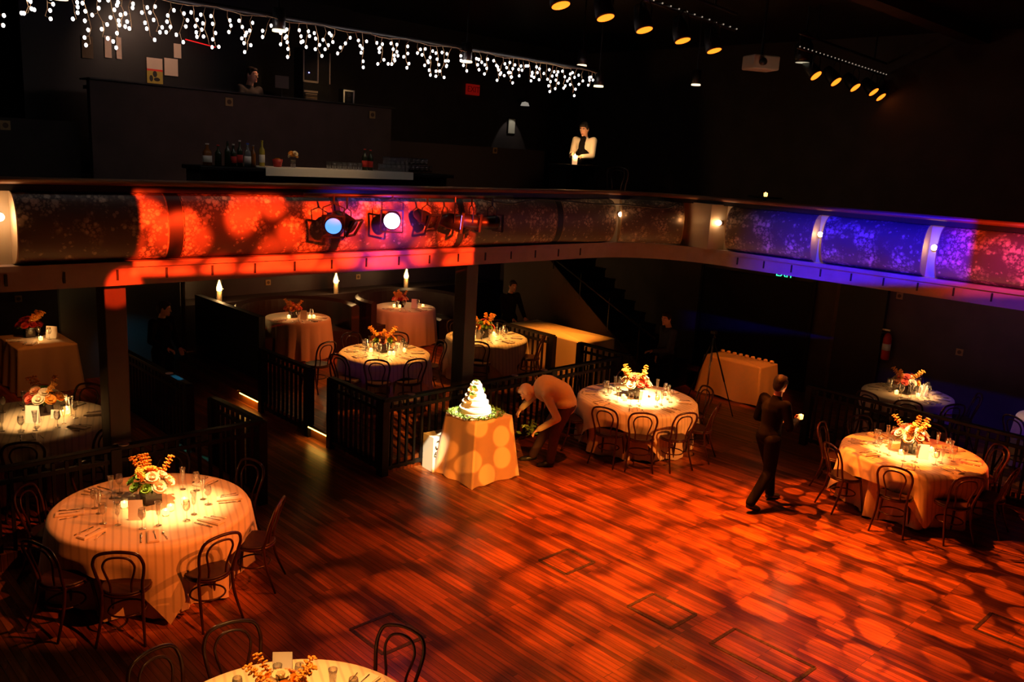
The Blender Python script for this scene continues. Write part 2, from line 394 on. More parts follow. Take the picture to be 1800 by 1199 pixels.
barrel('balcony_panel', (-.6, YP), (1.92, YP), 'bulging painted balcony panel cut off by the left edge of the photo')
ENDM = M('end_cap_cream', (0.55, 0.42, 0.28), .5)
barrel('balcony_panel', (2.22, YP), (3.60, YP), 'dim bulging floral balcony panel just right of the leftmost globe lamp')
ENDM = BLACK  # caps beside unlit gaps: their shade is put into the colour
barrel('balcony_panel', (3.78, YP), (5.55, YP), 'red lit bulging floral balcony panel left of the blue stage lights')
barrel('balcony_panel', (5.68, YP), (7.5, YP), 'bulging floral balcony panel behind the white hot stage light')
barrel('balcony_panel', (7.63, YP), (9.42, YP), 'dim bulging floral balcony panel right of the hanging stage lights')
ENDM = M('end_cap_gold', (0.32, 0.20, 0.09), .5)
barrel('balcony_panel', (9.58, YP), (10.72, 8.98), 'bulging floral balcony panel left of the narrow lit strip near the corner')
barrel('balcony_panel', (10.95, 8.90), (11.74, 8.28), 'short bulging golden floral panel left of the balcony corner')
for q, (x0, x1) in enumerate(((3.615, 3.765), (5.56, 5.67), (7.51, 7.62), (9.435, 9.565))):  # black fillers added for the shade in the unlit gaps
    FLORAL, KEEP = BLACK, FLORAL
    barrel('shade_filler', (x0, YP), (x1, YP), 'black curved filler painted as the shade between two panels'); FLORAL = KEEP
XP = 11.95
barrel('balcony_panel', (XP, 7.40), (XP, 5.98), 'bulging floral panel right of the balcony corner, dark to blue')
barrel('balcony_panel', (XP, 5.80), (XP, 4.42), 'blue lit bulging floral balcony panel between two crescent end caps')
barrel('balcony_panel', (XP, 4.22), (XP, 2.2), 'bulging floral balcony panel glowing red at the right edge')
barrel('balcony_panel', (XP, 2.0), (XP, -.5), 'bulging floral balcony panel beyond the right edge of the photo')
cor = MB().box((11.98, 7.9, 3.4), (.5, .72, .70), -.3)
co = cor.build('corner_board', CREAM, FR_L); co.location = (-5, -9, 0)
# globe lamps on the front
GLOBE = M('globe_glow', (1, .9, .75), .4, emit=(1.0, .80, .52), es=22)
def globe(loc, label, face, p=9):
    o = thing('globe_lamp', label, 'lamp', loc)
    MB().ball((0, 0, 0), .038, 14, 10).build('bulb', GLOBE, o, True)
    d = Vector(face)
    MB().tube([(0, 0, 0), tuple(d * .05), tuple(d * .09)], [.02, .022, .04], 10).build('socket', BRASS, o, True)
    l = point((0, 0, 0), p, (1, .48, .17), .045); l.parent = o; l.name = 'glow'; l.location = tuple(-Vector(face) * .07)
    return o
globe((2.10, 8.93, 3.50), 'bare globe lamp at the left edge of the photo on the balcony front', (0, 1, 0), 5)
globe((10.86, 8.80, 3.50), 'globe lamp in the narrow lit strip left of the balcony corner', (.4, .9, 0), 3.5)
globe((11.60, 8.20, 3.46), 'small globe lamp at the left side of the balcony corner board', (.5, .8, 0), 2.5)
globe((11.78, 7.56, 3.47), 'brighter globe lamp at the right side of the balcony corner board', (1, 0, 0), 2)
globe((11.83, 5.89, 3.46), 'globe lamp beside the crescent of the blue lit balcony front', (1, 0, 0), .8)
globe((11.83, 4.30, 3.45), 'globe lamp between the blue lit and the red lit balcony panels', (1, 0, 0), 1.1)
# pillars
for x, lab in ((3.18, 'square pillar under the left balcony, lit red at the top'), (8.12, 'dark square pillar in front of the round tables on the deck')):
    mb = MB().box((x, 9.33, 1.4), (.22, .26, 2.8)); mb.box((x, 9.33, .12), (.28, .32, .24))
    o = mb.build('pillar', PILLAR, None, False, .01); tag(o, lab, 'pillar'); o['kind'] = 'structure'
# walls behind, trims, panels
struct('wall_passage', MB().box((5.6, 15.9, 1.4), (2.1, .1, 2.8)), M('passage_panel', (0.10, 0.13, 0.13), .6), 'teal tinted wall at the far end of the aisle')  # teal light of the passage is partly put into the wall colour
struct('trim_5', MB().box((6.68, 15.78, 1.4), (.05, .08, 2.8)), BROWNW, 'thin pale post at the end of the aisle')
struct('door_1', MB().box((15.97, 9.2, 1.1), (.06, 2.5, 2.2)).box((15.93, 7.9, 1.1), (.05, .06, 2.3)).box((15.93, 10.5, 1.1), (.05, .06, 2.3)), BLACKW, 'dark double door in the right wall under the green exit sign')
struct('trim_6', MB().box((15.94, 7.4, 1.35), (.08, .07, 2.7)), BROWNW, 'thin pale upright on the right wall')
struct('trim_7', MB().box((15.92, 6.9, 1.4), (.1, .9, 2.8)), BLACK, 'black curtain strip on the right wall')
# staircase
st = MB()
n_st = 14
for k in range(n_st):
    z = (k + 1) * .2; y = 9.55 + k * .3
    st.box((14.0, y + .15, z - .02), (1.5, .32, .04)); st.box((14.0, y + .02, z - .11), (1.5, .02, .18))
so = thing('staircase', 'dark staircase rising behind the cloth covered bar table', 'staircase')
st.build('steps', BLACKW, so)
sd = MB(); sd.v = [(13.2, 9.5, 0), (13.2, 13.9, 0), (13.2, 13.9, 2.82), (13.2, 13.4, 2.82), (13.2, 9.5, .15)]
sd.v += [(13.25, y, z) for x, y, z in sd.v]
sd.f = [(0, 1, 2, 3, 4), (9, 8, 7, 6, 5)] + [(i, (i + 1) % 5, (i + 1) % 5 + 5, i + 5) for i in range(5)]
sd.build('side_board', M('stair_side_paint', (.045, .028, .02), .7), so)
MB().tube([(13.2, 9.6, 1.05), (13.2, 13.4, 3.6 - .9)], .025, 8).build('handrail', BLACKW, so, True)
for k in range(5): MB().tube([(13.2, 10 + k * .8, .45 + k * .53), (13.2, 10 + k * .8, 1.28 + k * .38)], .014, 6).build('baluster', METAL, so)
struct('wall_booth', MB().box((10.5, 16.62, .55), (9.0, .7, 1.1)), M('booth_dark', (0.03, .02, .02), .5), 'dark ledge wall behind the booths')
# curved booths around tables A and C
def booth(cx, cy, r, a0, a1, label):
    o = thing('banquette', label, 'booth seat', (cx, cy, DK))
    mb = MB(); n = 28; vs = []
    prof = [(0, 0), (0, .95), (.10, 1.0), (.16, .95), (.16, 0)]
    for i in range(n + 1):
        a = math.radians(a0 + (a1 - a0) * i / n)
        for p, z in prof: vs.append(((r + p) * math.cos(a), (r + p) * math.sin(a), z))
    m = len(prof); fs = [(i * m + j, i * m + (j + 1) % m, (i + 1) * m + (j + 1) % m, (i + 1) * m + j) for i in range(n) for j in range(m)]
    fs += [tuple(range(m)), tuple(n * m + j for j in range(m))[::-1]]
    mb.add(vs, fs); mb.build('back_rest', M('booth_leather', (0.035, .02, .02), .35), o, False)
    mb = MB(); vs = []; prof = [(-.42, 0), (-.42, .42), (-.36, .46), (-.01, .46), (-.01, 0)]
    for i in range(n + 1):
        a = math.radians(a0 + (a1 - a0) * i / n)
        for p, z in prof: vs.append(((r + p) * math.cos(a), (r + p) * math.sin(a), z))
    mb.add(vs, fs); mb.build('seat_cushion', MATS['booth_leather'], o)
    return o
booth(8.66, 15.0, 1.08, -20, 200, 'curved dark booth seat around the left far round table')
booth(11.45, 14.95, 1.08, -20, 190, 'curved dark booth seat around the right far round table')
bd = MB().box((7.15, 14.9, .75), (.12, 2.6, 1.14)).build('booth_divider', M('booth_side', (0.02, .018, .02), .5)); tag(bd, 'dark low divider between the aisle and the left booth', 'divider')
# step light strips
STRIP = M('strip_glow', (1, .7, .2), .5, emit=(1.0, .50, .07), es=18)
def strip(y0, y1, label):
    o = thing('step_light', label, 'light strip', (6.49, (y0 + y1) / 2, 0))
    MB().box((.0, 0, .185), (.05, y1 - y0, .016)).build('channel', SILVER, o)
    b = MB()
    b.box((-.012, 0, .165), (.02, (y1 - y0), .014)).build('light_tube', STRIP, o)
    return o
strip(10.25, 10.9, 'glowing yellow step light strip in the gap between the aisle railings')
strip(12.45, 13.1, 'shorter yellow step light strip further up the aisle')
o = MB().box((6.49, 14.0, .186), (.03, 1.6, .01)).build('step_edge', M('dull_brass', (.4, .25, .1), .4, metal=.8)); tag(o, 'thin dull metal step edge at the far end of the aisle', 'step edge')

# ------------------------------------------------------------------ railings
def railing(A, B, label, top=1.07, base=0.0, posts=(True, True), mid=True, h0=None, spacing=.125):
    A = Vector(A); B = Vector(B); d = B - A; L_ = d.length; t = d / L_; rz = math.atan2(t[1], t[0])
    o = thing('railing', label, 'railing', (A[0], A[1], 0), rz)
    MB().box((L_ / 2, 0, top - .02), (L_ + .06, .09, .045)).build('top_rail', BLACKW, o, False, .006)
    MB().box((L_ / 2, 0, base + .10), (L_, .045, .05)).build('bottom_rail', BLACKW, o)
    MB().box((L_ / 2, 0, top - .16), (L_, .04, .045)).build('middle_rail', BLACKW, o)
    ps = [x for x, f in ((0.0, posts[0]), (L_, posts[1])) if f]
    nmid = int(L_ // 2.2)
    for k in range(nmid):
        if L_ > 2.6: ps.append(L_ * (k + 1) / (nmid + 1))
    for x in ps: MB().box((x, 0, (top + base) / 2 - .01), (.11, .11, top - base - .02)).build('post', BLACKW, o, False, .005)
    nb_ = min(int(L_ / spacing), 95); pr = None
    for k in range(1, nb_):
        x = L_ * k / nb_
        if min(abs(x - q) for q in ps + [99]) < .08: continue
        if pr is None:
            pr = MB().box((0, 0, (top + base) / 2), (.032, .032, top - base - .12)).build('baluster', BLACKW, o); pr.location = (x, 0, 0)
        else:
            c = pr.copy(); COL.objects.link(c); c.parent = o; c.location = (x, 0, 0)
    return o
railing((-2.0, 9.05), (4.74, 9.05), 'long black railing in front of the left deck, behind the large front left table')
railing((4.74, 9.12), (4.70, 10.25), 'short black railing turning back along the aisle from the left corner post')
railing((4.70, 11.0), (4.72, 13.4), 'black railing further up the left side of the aisle with a blue lit top')
railing((6.52, 12.4), (6.52, 10.95), 'black railing on the right side of the aisle, farther from the camera')
railing((6.50, 10.3), (6.47, 9.0), 'short black railing from the aisle gap to the corner post left of the cake')
railing((6.47, 8.97), (11.3, 8.97), 'long black railing behind the wedding cake and the bent over man')
railing((11.62, 10.8), (11.62, 12.1), 'black railing in front of the far half of the cloth covered bar table')
railing((11.62, 9.0), (11.62, 10.1), 'black railing between the bar table and the middle round table')
railing((12.8, 6.2), (12.8, -.5), 'black railing behind the front right table', top=1.0)
# small paper coasters left on the rails
cp = MB().lathe([(.0001, 0), (.055, 0), (.055, .006), (.0001, .006)], 14).build('paper_coaster', PAPER)
for (x, y, lab) in ((3.15, 9.05, 'white paper coaster on the railing above the front left table'), (4.70, 11.62, 'pale coaster on the railing at the end of the blue lit stretch'),
                    (6.91, 8.97, 'white paper coaster on the railing left of the cake'), (8.86, 8.97, 'white paper coaster on the railing by the bent man\'s head'),
                    (9.50, 8.97, 'white paper coaster on the railing behind the bent man\'s back')):
    place(cp, (x, y, 1.072), 0, lab, 'coaster')

# ------------------------------------------------------------------ chairs
def make_chair():
    o = thing('bentwood_chair', 'bentwood chair', 'chair')
    MB().lathe([(.0001, .445), (.185, .445), (.2, .452), (.203, .462), (.197, .472), (.18, .470), (.0001, .466)], 28).build('seat', SEAT, o, True)
    MB().lathe([(.188, .425), (.207, .428), (.209, .446), (.2, .452), (.188, .445)], 28).build('seat_ring', CHAIR, o, True)
    for s in (-1, 1):
        MB().tube(catmull([(s * .145, .135, .44), (s * .165, .165, .25), (s * .185, .20, 0.0)], 5), [.015] * 6 + [.014, .013, .012, .011, .010], 8).build('leg', CHAIR, o, True)
        MB().tube(catmull([(s * .165, -.135, .46), (s * .17, -.165, .25), (s * .20, -.26, 0.0)], 5), [.015] * 6 + [.014, .013, .012, .012, .011], 8).build('leg', CHAIR, o, True)
    out = [(-.165, -.135, .44), (-.172, -.165, .55), (-.195, -.20, .68), (-.198, -.235, .78), (-.15, -.26, .865), (0, -.272, .893),
           (.15, -.26, .865), (.198, -.235, .78), (.195, -.20, .68), (.172, -.165, .55), (.165, -.135, .44)]
    MB().tube(catmull(out, 5), .0145, 8).build('back_frame', CHAIR, o, True)
    inn = [(-.085, -.165, .455), (-.088, -.18, .56), (-.12, -.205, .68), (-.125, -.225, .75), (-.085, -.245, .815), (0, -.255, .835),
           (.085, -.245, .815), (.125, -.225, .75), (.12, -.205, .68), (.088, -.18, .56), (.085, -.165, .455)]
    MB().tube(catmull(inn, 5), .0105, 8).build('inner_hoop', CHAIR, o, True)
    MB().tube([(.155 * math.cos(a * PI / 12), .155 * math.sin(a * PI / 12), .23) for a in range(24)], .009, 6, True).build('stretcher_ring', CHAIR, o, True)
    return o
CH = make_chair()
def chair_at(c, R, deg, lab, z=0, group=None, turn=0, r=None):
    a = math.radians(deg); rr = r if r else R + .10
    x, y = c[0] + rr * math.cos(a), c[1] + rr * math.sin(a)
    return place(CH, (x, y, z), a + PI / 2 + math.radians(turn), 'dark bentwood chair ' + lab, 'chair', group)

# ------------------------------------------------------------------ tables and cloths
TBL = None
def dip(th, dips):
    s = 0
    for a in dips:
        d = (th - math.radians(a) + PI) % (2 * PI) - PI
        s = max(s, math.exp(-(d / .30) ** 2))
    return s
def table(c, R, z0, name_lab, dips, overlay=None, hem=.02, seed=0, squared=False):
    rr = random.Random(seed)
    h = .76 + z0
    o = thing('round_table', 'round banquet table hidden under the cloth of ' + name_lab, 'table', (c[0], c[1], z0))
    MB().lathe([(.0001, .725), (R - .02, .725), (R - .012, .735), (R - .012, .752), (.0001, .752)], 48).build('table_top', BROWNW, o, True)
    MB().lathe([(.25, 0), (.24, .03), (.05, .07), (.045, .70), (.12, .725)], 20).build('pedestal', METAL, o, True)
    # base cloth
    T = 96; ph = [rr.uniform(0, 6.28) for _ in range(3)]; nf = rr.choice((13, 15, 17))
    vs = []; rings = [0.0001, R * .5, R * .9, R]; dn = [.02, .07, .15, .25, .36, .47, .58, .68, .76 - hem]
    for r in rings:
        for k in range(T):
            a = 2 * PI * k / T; vs.append((r * math.cos(a), r * math.sin(a), .756))
    for d in dn:
        t = d / .76
        for k in range(T):
            a = 2 * PI * k / T
            f = math.sin(nf * a + ph[0] + .6 * math.sin(3 * a + ph[1]))
            r = R + .012 + .05 * t + .035 * t * f + .02 * t * math.sin(2 * nf * a + ph[2]) - .20 * dip(a, dips) * min(1, d * 3.2)
            z = .756 - d + (.02 * t * f if t > .9 else 0)
            vs.append((r * math.cos(a), r * math.sin(a), max(z, .006)))
    n = len(rings) + len(dn)
    fs = [(i * T + k, i * T + (k + 1) % T, (i + 1) * T + (k + 1) % T, (i + 1) * T + k) for i in range(n - 1) for k in range(T)]
    mb = MB(); mb.add(vs, fs); cl = mb.build('tablecloth', CLOTH, None, True); cl.location = (c[0], c[1], z0)
    tag(cl, 'floor length ivory tablecloth on ' + name_lab, 'tablecloth')
    top = z0 + .758
    if overlay:
        s, rot = overlay; vs = []; T = 128; K = 14
        for r in (0.0001, R * .5, R * .92, R + .004):
            for k in range(T):
                a = 2 * PI * k / T; vs.append((r * math.cos(a), r * math.sin(a), .762))
        for i in range(1, K + 1):
            for k in range(T):
                a = 2 * PI * k / T; q = a - math.radians(rot)
                e = s / max(abs(math.cos(q)), abs(math.sin(q)))
                H = max(e - R, .05); d = H * i / K; cor = ((e - s) / (s * .414))
                pin = math.sin(nf * a + ph[0])
                dp = dip(a, dips)
                r = R + .030 + .17 * d + .03 * d * pin - .13 * dp ** 2.5 * min(1, max(0, (d - .16)) * 4)
                vs.append((r * math.cos(a), r * math.sin(a), max(.762 - d * .985, .012)))
        n = 4 + K
        fs = [(i * T + k, i * T + (k + 1) % T, (i + 1) * T + (k + 1) % T, (i + 1) * T + k) for i in range(n - 1) for k in range(T)]
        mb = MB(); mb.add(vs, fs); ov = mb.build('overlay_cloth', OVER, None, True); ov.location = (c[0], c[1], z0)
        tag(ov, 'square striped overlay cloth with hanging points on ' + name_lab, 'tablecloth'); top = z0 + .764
    return top

# settings
NAP = MB().box((0, 0, .006), (.10, .25, .012)).box((.004, 0, .0145), (.088, .24, .005)).build('folded_napkin', NAPK, None, False, .002)
def cutlery(kind):
    mb = MB()
    if kind == 'fork':
        mb.tube([(0, -.09, .0025), (0, .02, .003), (0, .045, .004)], [.004, .0025, .004], 6)
        for s in (-1, 0, 1): mb.tube([(0, .045, .004), (s * .006, .06, .005), (s * .006, .09, .004)], .0018, 5)
    elif kind == 'knife':
        mb.tube([(0, -.10, .003), (0, .0, .003)], [.006, .004], 6); mb.box((0, .055, .003), (.014, .11, .002))
    else:
        mb.tube([(0, -.08, .0025), (0, .04, .003)], [.004, .0022], 6); mb.ball((0, .06, .004), (.013, .022, .004), 10, 6)
    return mb.build('table_' + kind if kind != 'fork' else 'dinner_fork', SILVER, None, True)
FORK = cutlery('fork'); KNIFE = cutlery('knife'); KNIFE.name = 'dinner_knife'; SPOON = cutlery('spoon'); SPOON.name = 'dessert_spoon'
def glass(kind):
    if kind == 'wine': pr = [(.032, 0), (.030, .004), (.005, .008), (.004, .085), (.02, .10), (.034, .125), (.036, .15), (.029, .20), (.027, .20), (.034, .15), (.032, .127), (.018, .104), (.0001, .10)]
    elif kind == 'flute': pr = [(.028, 0), (.026, .004), (.005, .008), (.004, .08), (.018, .11), (.026, .20), (.031, .235), (.029, .235), (.024, .20), (.016, .112), (.0001, .095)]
    else: pr = [(.028, 0), (.034, .10), (.032, .10), (.027, .008), (.0001, .008)]
    return MB().lathe(pr, 20).build({'wine': 'wine_glass', 'flute': 'champagne_flute'}.get(kind, 'tumbler'), GLASS, None, True)
WINE = glass('wine'); FLUTE = glass('flute')
FLAME = M('candle_flame', (1, .8, .4), .5, emit=(1.0, .60, .20), es=40)
def votive_proto():
    o = thing('votive_candle', 'votive', 'candle')
    MB().lathe([(.022, 0), (.03, .01), (.032, .06), (.030, .06), (.028, .012), (.0001, .008)], 18).build('glass_cup', M('votive_glass', (1, .85, .6), .15, trans=.9, emit=(1, .45, .1), es=1.6), o, True)
    MB().lathe([(.0001, .012), (.026, .012), (.026, .034), (.0001, .036)], 16).build('wax', M('wax', (.9, .8, .6), .5, emit=(1, .5, .15), es=2.5), o, True)
    MB().lathe([(.0001, .034), (.006, .042), (.007, .050), (.003, .064), (.0001, .074)], 10).build('flame', FLAME, o, True)
    return o
VOT = votive_proto()
# flowers
def bloom(col, name, r=.042, seed=0):
    rr = random.Random(seed); mb = MB()
    for ring, (n, tilt, k) in enumerate(((3, 80, .45), (5, 60, .75), (7, 30, 1.0), (7, 5, 1.05))):
        for i in range(n):
            a = 2 * PI * (i + .5 * ring) / n + rr.uniform(-.15, .15); t = math.radians(tilt); L_ = r * k
            up = math.sin(t); outw = math.cos(t); d = Vector((math.cos(a), math.sin(a), 0)); sdv = Vector((-math.sin(a), math.cos(a), 0)); b = Vector((0, 0, 1))
            rows = []
            for j, wd in ((0, .25), (.45, .62), (.85, .5), (1.0, .2)):
                cpos = d * (L_ * outw * j + .004) + b * (L_ * up * j + (j * j) * .006 * (1 - up))
                for sgn in (-1, 0, 1): rows.append(cpos + sdv * sgn * L_ * wd + b * (.005 if sgn else 0))
            mb.add(rows, [(q * 3 + p, q * 3 + p + 1, (q + 1) * 3 + p + 1, (q + 1) * 3 + p) for q in range(3) for p in range(2)])
    mb.ball((0, 0, .006), r * .35, 8, 6)
    return mb.mesh(name, True), M(name + '_petals', col, .6, trans=0.0)
BL = {'cream': bloom((.85, .72, .50), 'cream_rose', .05, 1), 'peach': bloom((.85, .42, .20), 'peach_rose', .045, 2), 'coral': bloom((.75, .13, .08), 'coral_rose', .044, 3),
      'orange': bloom((.85, .35, .04), 'orange_lily', .048, 4), 'green': bloom((.16, .32, .04), 'green_bloom', .038, 5), 'red': bloom((.35, .02, .02), 'red_rose', .044, 6)}
for me, mt in BL.values(): me.materials.append(mt)
def spike_mesh(col, name, seed):
    rr = random.Random(seed); mb = MB(); L_ = .20
    mb.tube([(0, 0, 0), (.01, 0, .1), (.03, 0, L_)], .003, 5)
    for i in range(16):
        t = .25 + .75 * i / 15; a = i * 2.4; c = Vector((.03 * t * t + .014 * math.cos(a), .014 * math.sin(a), L_ * t))
        for q in range(4):
            b = a + q * PI / 2; mb.ball(c + Vector((.010 * math.cos(b), .010 * math.sin(b), .002)), (.009, .009, .006), 6, 4)
    me = mb.mesh(name, True); me.materials.append(M(name + '_petals', col, .6)); return me
SPK = spike_mesh((.85, .38, .05), 'orchid_spike', 4)
def leaf_mesh():
    mb = MB()
    for i in range(10):
        a = 2 * PI * i / 10; d = Vector((math.cos(a), math.sin(a), 0)); s = Vector((-d[1], d[0], 0))
        mb.add([d * .05, d * .10 + s * .022 + Vector((0, 0, .01)), d * .155 + Vector((0, 0, -.02)), d * .10 - s * .022 + Vector((0, 0, .01))], [(0, 1, 2, 3)])
    me = mb.mesh('leaves'); me.materials.append(M('leaf_green', (.08, .16, .03), .5)); return me
LEAF = leaf_mesh()
VASEM = M('dark_vase', (.012, .006, .01), .15)
def bouquet(loc, label, pal, seed, scale=1.0, rz=0):
    rr = random.Random(seed); o = thing('flower_arrangement', label, 'flowers', loc, rz)
    o.scale = (scale * 1.14,) * 3
    MB().box((0, 0, .065), (.12, .12, .13)).build('vase', VASEM, o, False, .004)
    lf = bpy.data.objects.new('leaves', LEAF); COL.objects.link(lf); lf.parent = o; lf.location = (0, 0, .14)
    cnt = 0
    for ring, (n, r, z) in enumerate(((1, 0, .235), (6, .075, .215), (9, .125, .165))):
        for i in range(n):
            k = rr.choice(pal); a = 2 * PI * i / n + ring * .3
            b = bpy.data.objects.new({'cream': 'rose', 'peach': 'rose', 'coral': 'rose', 'red': 'rose', 'orange': 'lily', 'green': 'green_bloom'}[k], BL[k][0]); COL.objects.link(b); b.parent = o
            b.location = (r * math.cos(a), r * math.sin(a), z + rr.uniform(-.015, .015))
            b.rotation_euler = Vector((math.cos(a) * r * 8, math.sin(a) * r * 8, 1)).to_track_quat('Z', 'Y').to_euler()
    for i in range(5):
        a = rr.uniform(0, 6.28); s = bpy.data.objects.new('orchid_spike', SPK); COL.objects.link(s); s.parent = o
        s.location = (.05 * math.cos(a), .05 * math.sin(a), .17); s.rotation_euler = Vector((math.cos(a) * .8, math.sin(a) * .8, 1)).to_track_quat('Z', 'Y').to_euler()
    return o
def card_at(loc, rz, label, wd=.12, h=.17, name='table_card'):
    mb = MB(); mb.v = [(-wd / 2, -.03, 0), (wd / 2, -.03, 0), (wd / 2, 0, h), (-wd / 2, 0, h), (-wd / 2, .03, 0), (wd / 2, .03, 0)]
    mb.v += [(x, y - .002 if i < 4 else y + .002, z) for i, (x, y, z) in enumerate(mb.v)]
    mb.f = [(0, 1, 2, 3), (3, 2, 5, 4), (6, 9, 8, 7), (9, 10, 11, 8)]
    o = mb.build(name, PAPER); o.location = loc; o.rotation_euler = (0, 0, rz); return tag(o, label, 'card')
CAMROT = math.radians(-46)
def sector(c, d):
    cd = math.degrees(math.atan2(-c[1], -c[0])); k = int(round(((d - cd) % 360) / 45)) % 8
    return ['near side', 'near right', 'right side', 'far right', 'far side', 'far left', 'left side', 'near left'][k]
def setting(c, R, top, tl, degs, glasses=True, spin=0):
    for d in degs:
        a = math.radians(d); u = Vector((math.cos(a), math.sin(a))); s = Vector((-u[1], u[0]))
        def P(r, k): return (c[0] + u[0] * r + s[0] * k, c[1] + u[1] * r + s[1] * k)
        rz = a + PI / 2
        x, y = P(R - .17, 0); place(NAP, (x, y, top + .001), rz, 'ivory napkin at the ' + sector(c, d) + ' of ' + tl, 'napkin', 'napkins on ' + tl)
        x, y = P(R - .17, .015); place(FORK, (x, y, top + .020), rz + .1, 'fork on napkin at the ' + sector(c, d) + ' of ' + tl, 'fork', 'forks on ' + tl)
        x, y = P(R - .17, -.10); place(KNIFE, (x, y, top + .002), rz, 'knife at the ' + sector(c, d) + ' of ' + tl, 'knife', 'knives on ' + tl)
        x, y = P(R - .17, .10); place(SPOON, (x, y, top + .002), rz + .25, 'spoon at the ' + sector(c, d) + ' of ' + tl, 'spoon', 'spoons on ' + tl)
        if glasses:
            x, y = P(R - .38, -.09); place(WINE, (x, y, top), 0, 'wine glass at the ' + sector(c, d) + ' of ' + tl, 'wine glass', 'wine glasses on ' + tl)
            x, y = P(R - .42, .05); place(FLUTE, (x, y, top), 0, 'champagne flute at the ' + sector(c, d) + ' of ' + tl, 'champagne flute', 'champagne flutes on ' + tl)
def votives(c, top, tl, offs, p=1.2):
    od = sorted(offs, key=lambda q: q[0] * .72 - q[1] * .69); nm = {1: ['only'], 2: ['left', 'right'], 3: ['left', 'middle', 'right'], 4: ['leftmost', 'second', 'third', 'rightmost']}[len(offs)]
    for i, (dx, dy) in enumerate(offs):
        place(VOT, (c[0] + dx, c[1] + dy, top), 0, nm[od.index((dx, dy))] + ' lit votive candle on ' + tl, 'candle', 'votive candles on ' + tl)
    if p:
        dx, dy = offs[0]; point((c[0] + dx, c[1] + dy, top + .14), p, (1, .50, .16), .05)
        dx, dy = offs[-1]; point((c[0] + dx, c[1] + dy, top + .14), p, (1, .50, .16), .05)
WPAL = ['cream', 'cream', 'peach', 'orange', 'green', 'coral']; OPAL = ['orange', 'orange', 'red', 'peach', 'coral', 'green']
e8 = lambda a0: [a0 + 45 * k for k in range(8)]
def cam8(c, n=8, k0=0): a = math.degrees(math.atan2(-c[1], -c[0])); return [a + 45 * (k + k0) for k in range(n)]

# front left table
c = (3.03, 8.0); D = [136, -158, -124, -84, -43, 14, 98, 60]; TL = 'the large front left table'
t = table(c, .89, 0, TL, D, (1.155, -149), seed=1)
for d, lab in zip(D, ('at the left of %s, half in shadow', 'at the near left of %s', 'at the near side of %s, left of centre', 'at the near right of %s, against bright cloth', 'at the right of %s, turned sideways',
                      'behind the right rim of %s', 'behind %s at its back left against the railing', 'directly behind the flowers of %s')):
    chair_at(c, .89, d, lab % TL)
setting(c, .89, t, TL, cam8(c))
bouquet((3.06, 8.10, t), 'cream and orange flower arrangement in a dark cube vase on ' + TL, WPAL, 11, 1.15)
card_at((2.80, 7.80, t), CAMROT + .25, 'upright printed card in front of the flowers on ' + TL, .125, .19)
votives(c, t, TL, [(.27, -.12), (.10, -.20), (-.22, .12), (.02, -.28)], 1.5)
spot((3.3, 7.8, 5.4), (3.22, 7.88, .80), 3600, (1, .55, .2), 15, .9, .02)
spot((7.0, 3.6, 5.4), (3.05, 7.9, .5), 1400, (1, .16, .018), 17, .4, .02)
spot((4.4, 1.2, 5.4), (2.95, 7.6, .45), 1400, (1, .17, .02), 15, .4, .02)
spot((4.6, 7.0, 5.4), (3.0, 8.0, .6), 420, (1.0, .28, .06), 25, .4, .02)
# middle table
c = (10.41, 7.81); D = [-164, -138, -108, -70, 150, 96, 45, -24]; TL = 'the middle round table'
t = table(c, .89, 0, TL, D, (1.14, -162), seed=2)
for d, lab in zip(D, ('at the near left of %s', 'at the near side of %s, below the flowers', 'at the near right of %s, glowing cloth behind', 'at the right end of %s next to the tripod', 'at the left of %s, behind the bent man',
                      'at the back left of %s by the railing', 'straight behind the flowers of %s', 'at the far right of %s in the dark')):
    chair_at(c, .89, d, lab % TL)
setting(c, .89, t, TL, cam8(c))
bouquet((10.42, 7.86, t), 'brightly lit cream and orange flower arrangement on ' + TL, WPAL, 12, 1.25)
card_at((10.28, 7.60, t), CAMROT, 'upright white card glowing under the light on ' + TL, .13, .19)
votives(c, t, TL, [(.16, -.26), (-.22, .1), (-.3, .0)], 1.2)
spot((9.3, 6.2, 5.4), (10.42, 7.76, .86), 15000, (1, .58, .22), 15, .95, .02)
spot((10.4, 1.6, 5.4), (10.45, 7.7, .5), 2300, (1.0, .25, .035), 17, .4, .02)
# front right table
c = (11.51, 4.04); D = [-168, -128, 148, 100, 58, 10, -40, -88]; TL = 'the front right table'
t = table(c, .86, 0, TL, D, (1.10, -190), seed=3)
for d, lab in zip(D, ('at the near side of %s, square to the camera', 'at the near right of %s, seen from the side', 'at the left of %s, facing right', 'at the far left of %s in shadow', 'behind the left rim of %s',
                      'behind the flowers of %s, in front of the railing', 'at the far right of %s, hoop edged red', 'at the right of %s in deep shadow')):
    chair_at(c, .86, d, lab % TL)
setting(c, .86, t, TL, cam8(c))
bouquet((11.50, 4.10, t), 'cream, peach and green flower arrangement on ' + TL, WPAL, 13, 1.2)
card_at((11.36, 3.86, t), CAMROT - .1, 'upright white card in front of the flowers on ' + TL, .13, .19)
votives(c, t, TL, [(-.24, .06), (.06, -.26), (.24, -.14)], 1.3)
spot((10.5, 3.0, 5.4), (11.40, 4.06, .84), 5200, (1, .55, .22), 13, .9, .02)
spot((10.6, 5.2, 5.4), (11.3, 4.2, .6), 620, (1, .22, .04), 22, .5, .02)
